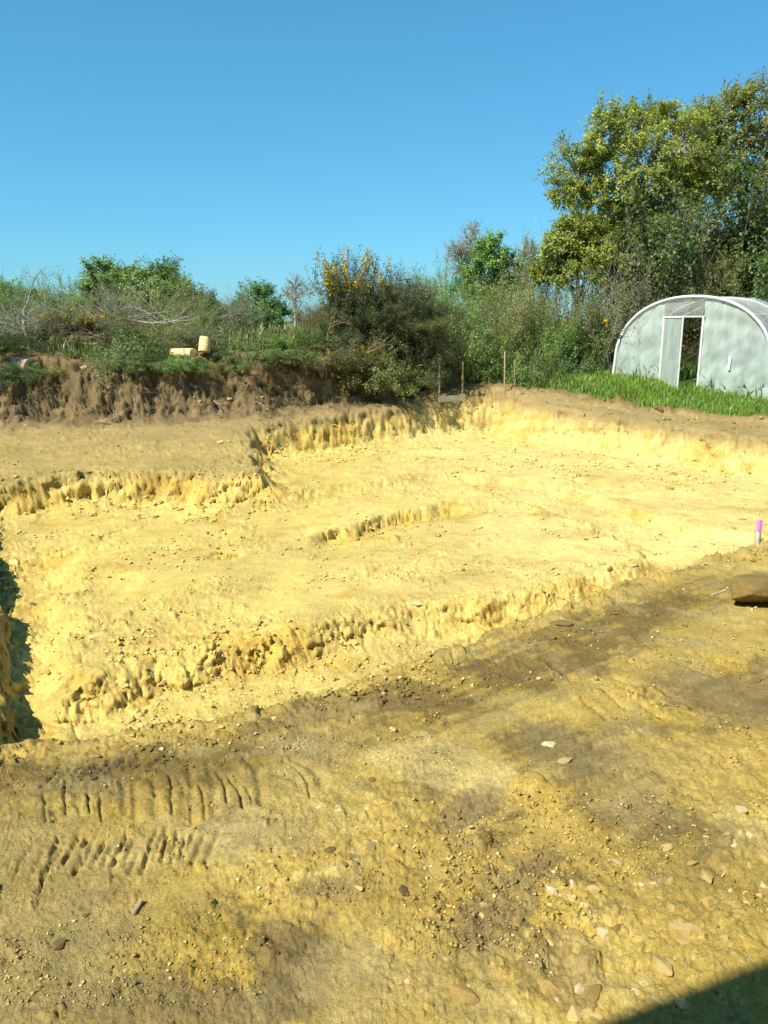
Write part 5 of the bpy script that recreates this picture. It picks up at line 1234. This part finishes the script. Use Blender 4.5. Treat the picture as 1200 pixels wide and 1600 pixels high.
def branch(name, seed, P, D, L, R, lab=None, parent=None, mat=None, lv=None):
    rng = np.random.default_rng(seed)
    l = grow(rng, [P], [D], [L], [R], lv or [dict(wob=0.12, up=0.0), dict(n=7, ratio=0.45, spread=0.7, up=0.02, wob=0.2, t0=0.2, rmin=0.008), dict(n=4, ratio=0.5, spread=0.7, up=0.02, wob=0.25, rmin=0.005)])
    V, Fq = tubes([(a_[0], a_[1]) for a_ in l], 5)
    return link(name, new_mesh(name, V, Fq, mat or M_BARKG), parent)
bp = hit(235, 530); pile = empty('branch_pile', tuple(bp)); tag(pile, 'heap of cut grey branches lying on the bank below the tree clump', 'branch pile')
rb = np.random.default_rng(61)
for i in range(22):
    x = rb.uniform(-1.3, 1.2); d = (rb.choice([-1, 1]) * rb.uniform(0.6, 1), rb.uniform(-0.4, 0.4), rb.uniform(-0.05, 0.3))
    branch('branch', 600 + i, (x, rb.uniform(0.1, 1.2), rb.uniform(0.1, 0.55)), d, rb.uniform(0.8, 1.9), rb.uniform(0.014, 0.032), None, pile, [M_BARKG, M_BARKB][i % 2])
bp = hit(120, 545); pile = empty('twig_heap', tuple(bp)); tag(pile, 'low heap of dead brown twigs on the soil heap left of the brambles', 'branch pile')
for i in range(14):
    branch('branch', 640 + i, (rb.uniform(-0.9, 0.8), rb.uniform(0, 0.6), rb.uniform(0.05, 0.25)), (rb.choice([-1, 1]), rb.uniform(-0.3, 0.3), rb.uniform(-0.05, 0.15)), rb.uniform(0.6, 1.3), rb.uniform(0.01, 0.02), None, pile, M_BARKB)
for i, (px, py, d, L, lab) in enumerate([(507, 585, (0.8, -0.15, 0.35), 1.3, 'pale broken branch sticking out of the bank left below the gorse'), (515, 560, (0.1, -0.3, 1.0), 0.9, 'upright pale broken stem beside the broken branch'),
                                         (150, 662, (0.9, 0.2, 0.25), 0.55, 'short dead stick lying at the foot of the bank on the left'), (335, 628, (0.6, -0.2, -0.4), 0.5, 'pale root end poking out of the bank face below the brambles')]):
    p = hit(px, py); o = branch('dead_branch', 680 + i, (0, 0, 0.02), d, L, 0.022, None, None, M_ROOT); o.location = tuple(p + np.array([0, -0.05, 0.02])); tag(o, lab, 'branch')
def roots():
    rng = np.random.default_rng(71); P, D = [], []
    for i in range(260):
        px = rng.uniform(10, 690); p = hit(px, np.interp(px, BANK_X, [b__[1] for b__ in BANK_PX]) - rng.uniform(4, 62)); P.append(p); D.append((rng.normal(0, 0.5), -0.35, rng.normal(-0.45, 0.4)))
    l = grow(rng, P, D, rng.uniform(0.15, 0.6, len(P)), rng.uniform(0.004, 0.011, len(P)), [dict(wob=0.3, up=-0.08), dict(n=3, ratio=0.5, spread=0.7, up=-0.05, wob=0.3, rmin=0.003)])
    V, Fq = tubes([(a_[0], a_[1]) for a_ in l], 3)
    tag(link('roots', new_mesh('roots', V, Fq, M_ROOT)), 'torn roots and dead stalks hanging from the earth bank', 'roots', kind='stuff')
roots()
p = hit(866, 578)
bm = bmesh.new(); bmesh.ops.create_icosphere(bm, subdivisions=4, radius=0.2)
for v in bm.verts:
    c = np.array(v.co); n_ = float(fbm(np.array([c[0] * 9 + c[2] * 5], F), np.array([c[1] * 9 - c[2] * 7], F), 3, 88)[0])
    v.co = Vector((c[0] * (1.15 + 0.35 * n_), c[1] * (0.8 + 0.3 * n_), max(-0.06, c[2] * (0.6 + 0.45 * n_))))
me = bpy.data.meshes.new('plastic_bag'); bm.to_mesh(me); bm.free(); me.materials.append(M_PLASTIC)
tag(link('plastic_bag', me, None, (p[0], p[1], p[2] + 0.14)), 'crumpled white plastic bag on the grass under the hedge', 'bag')
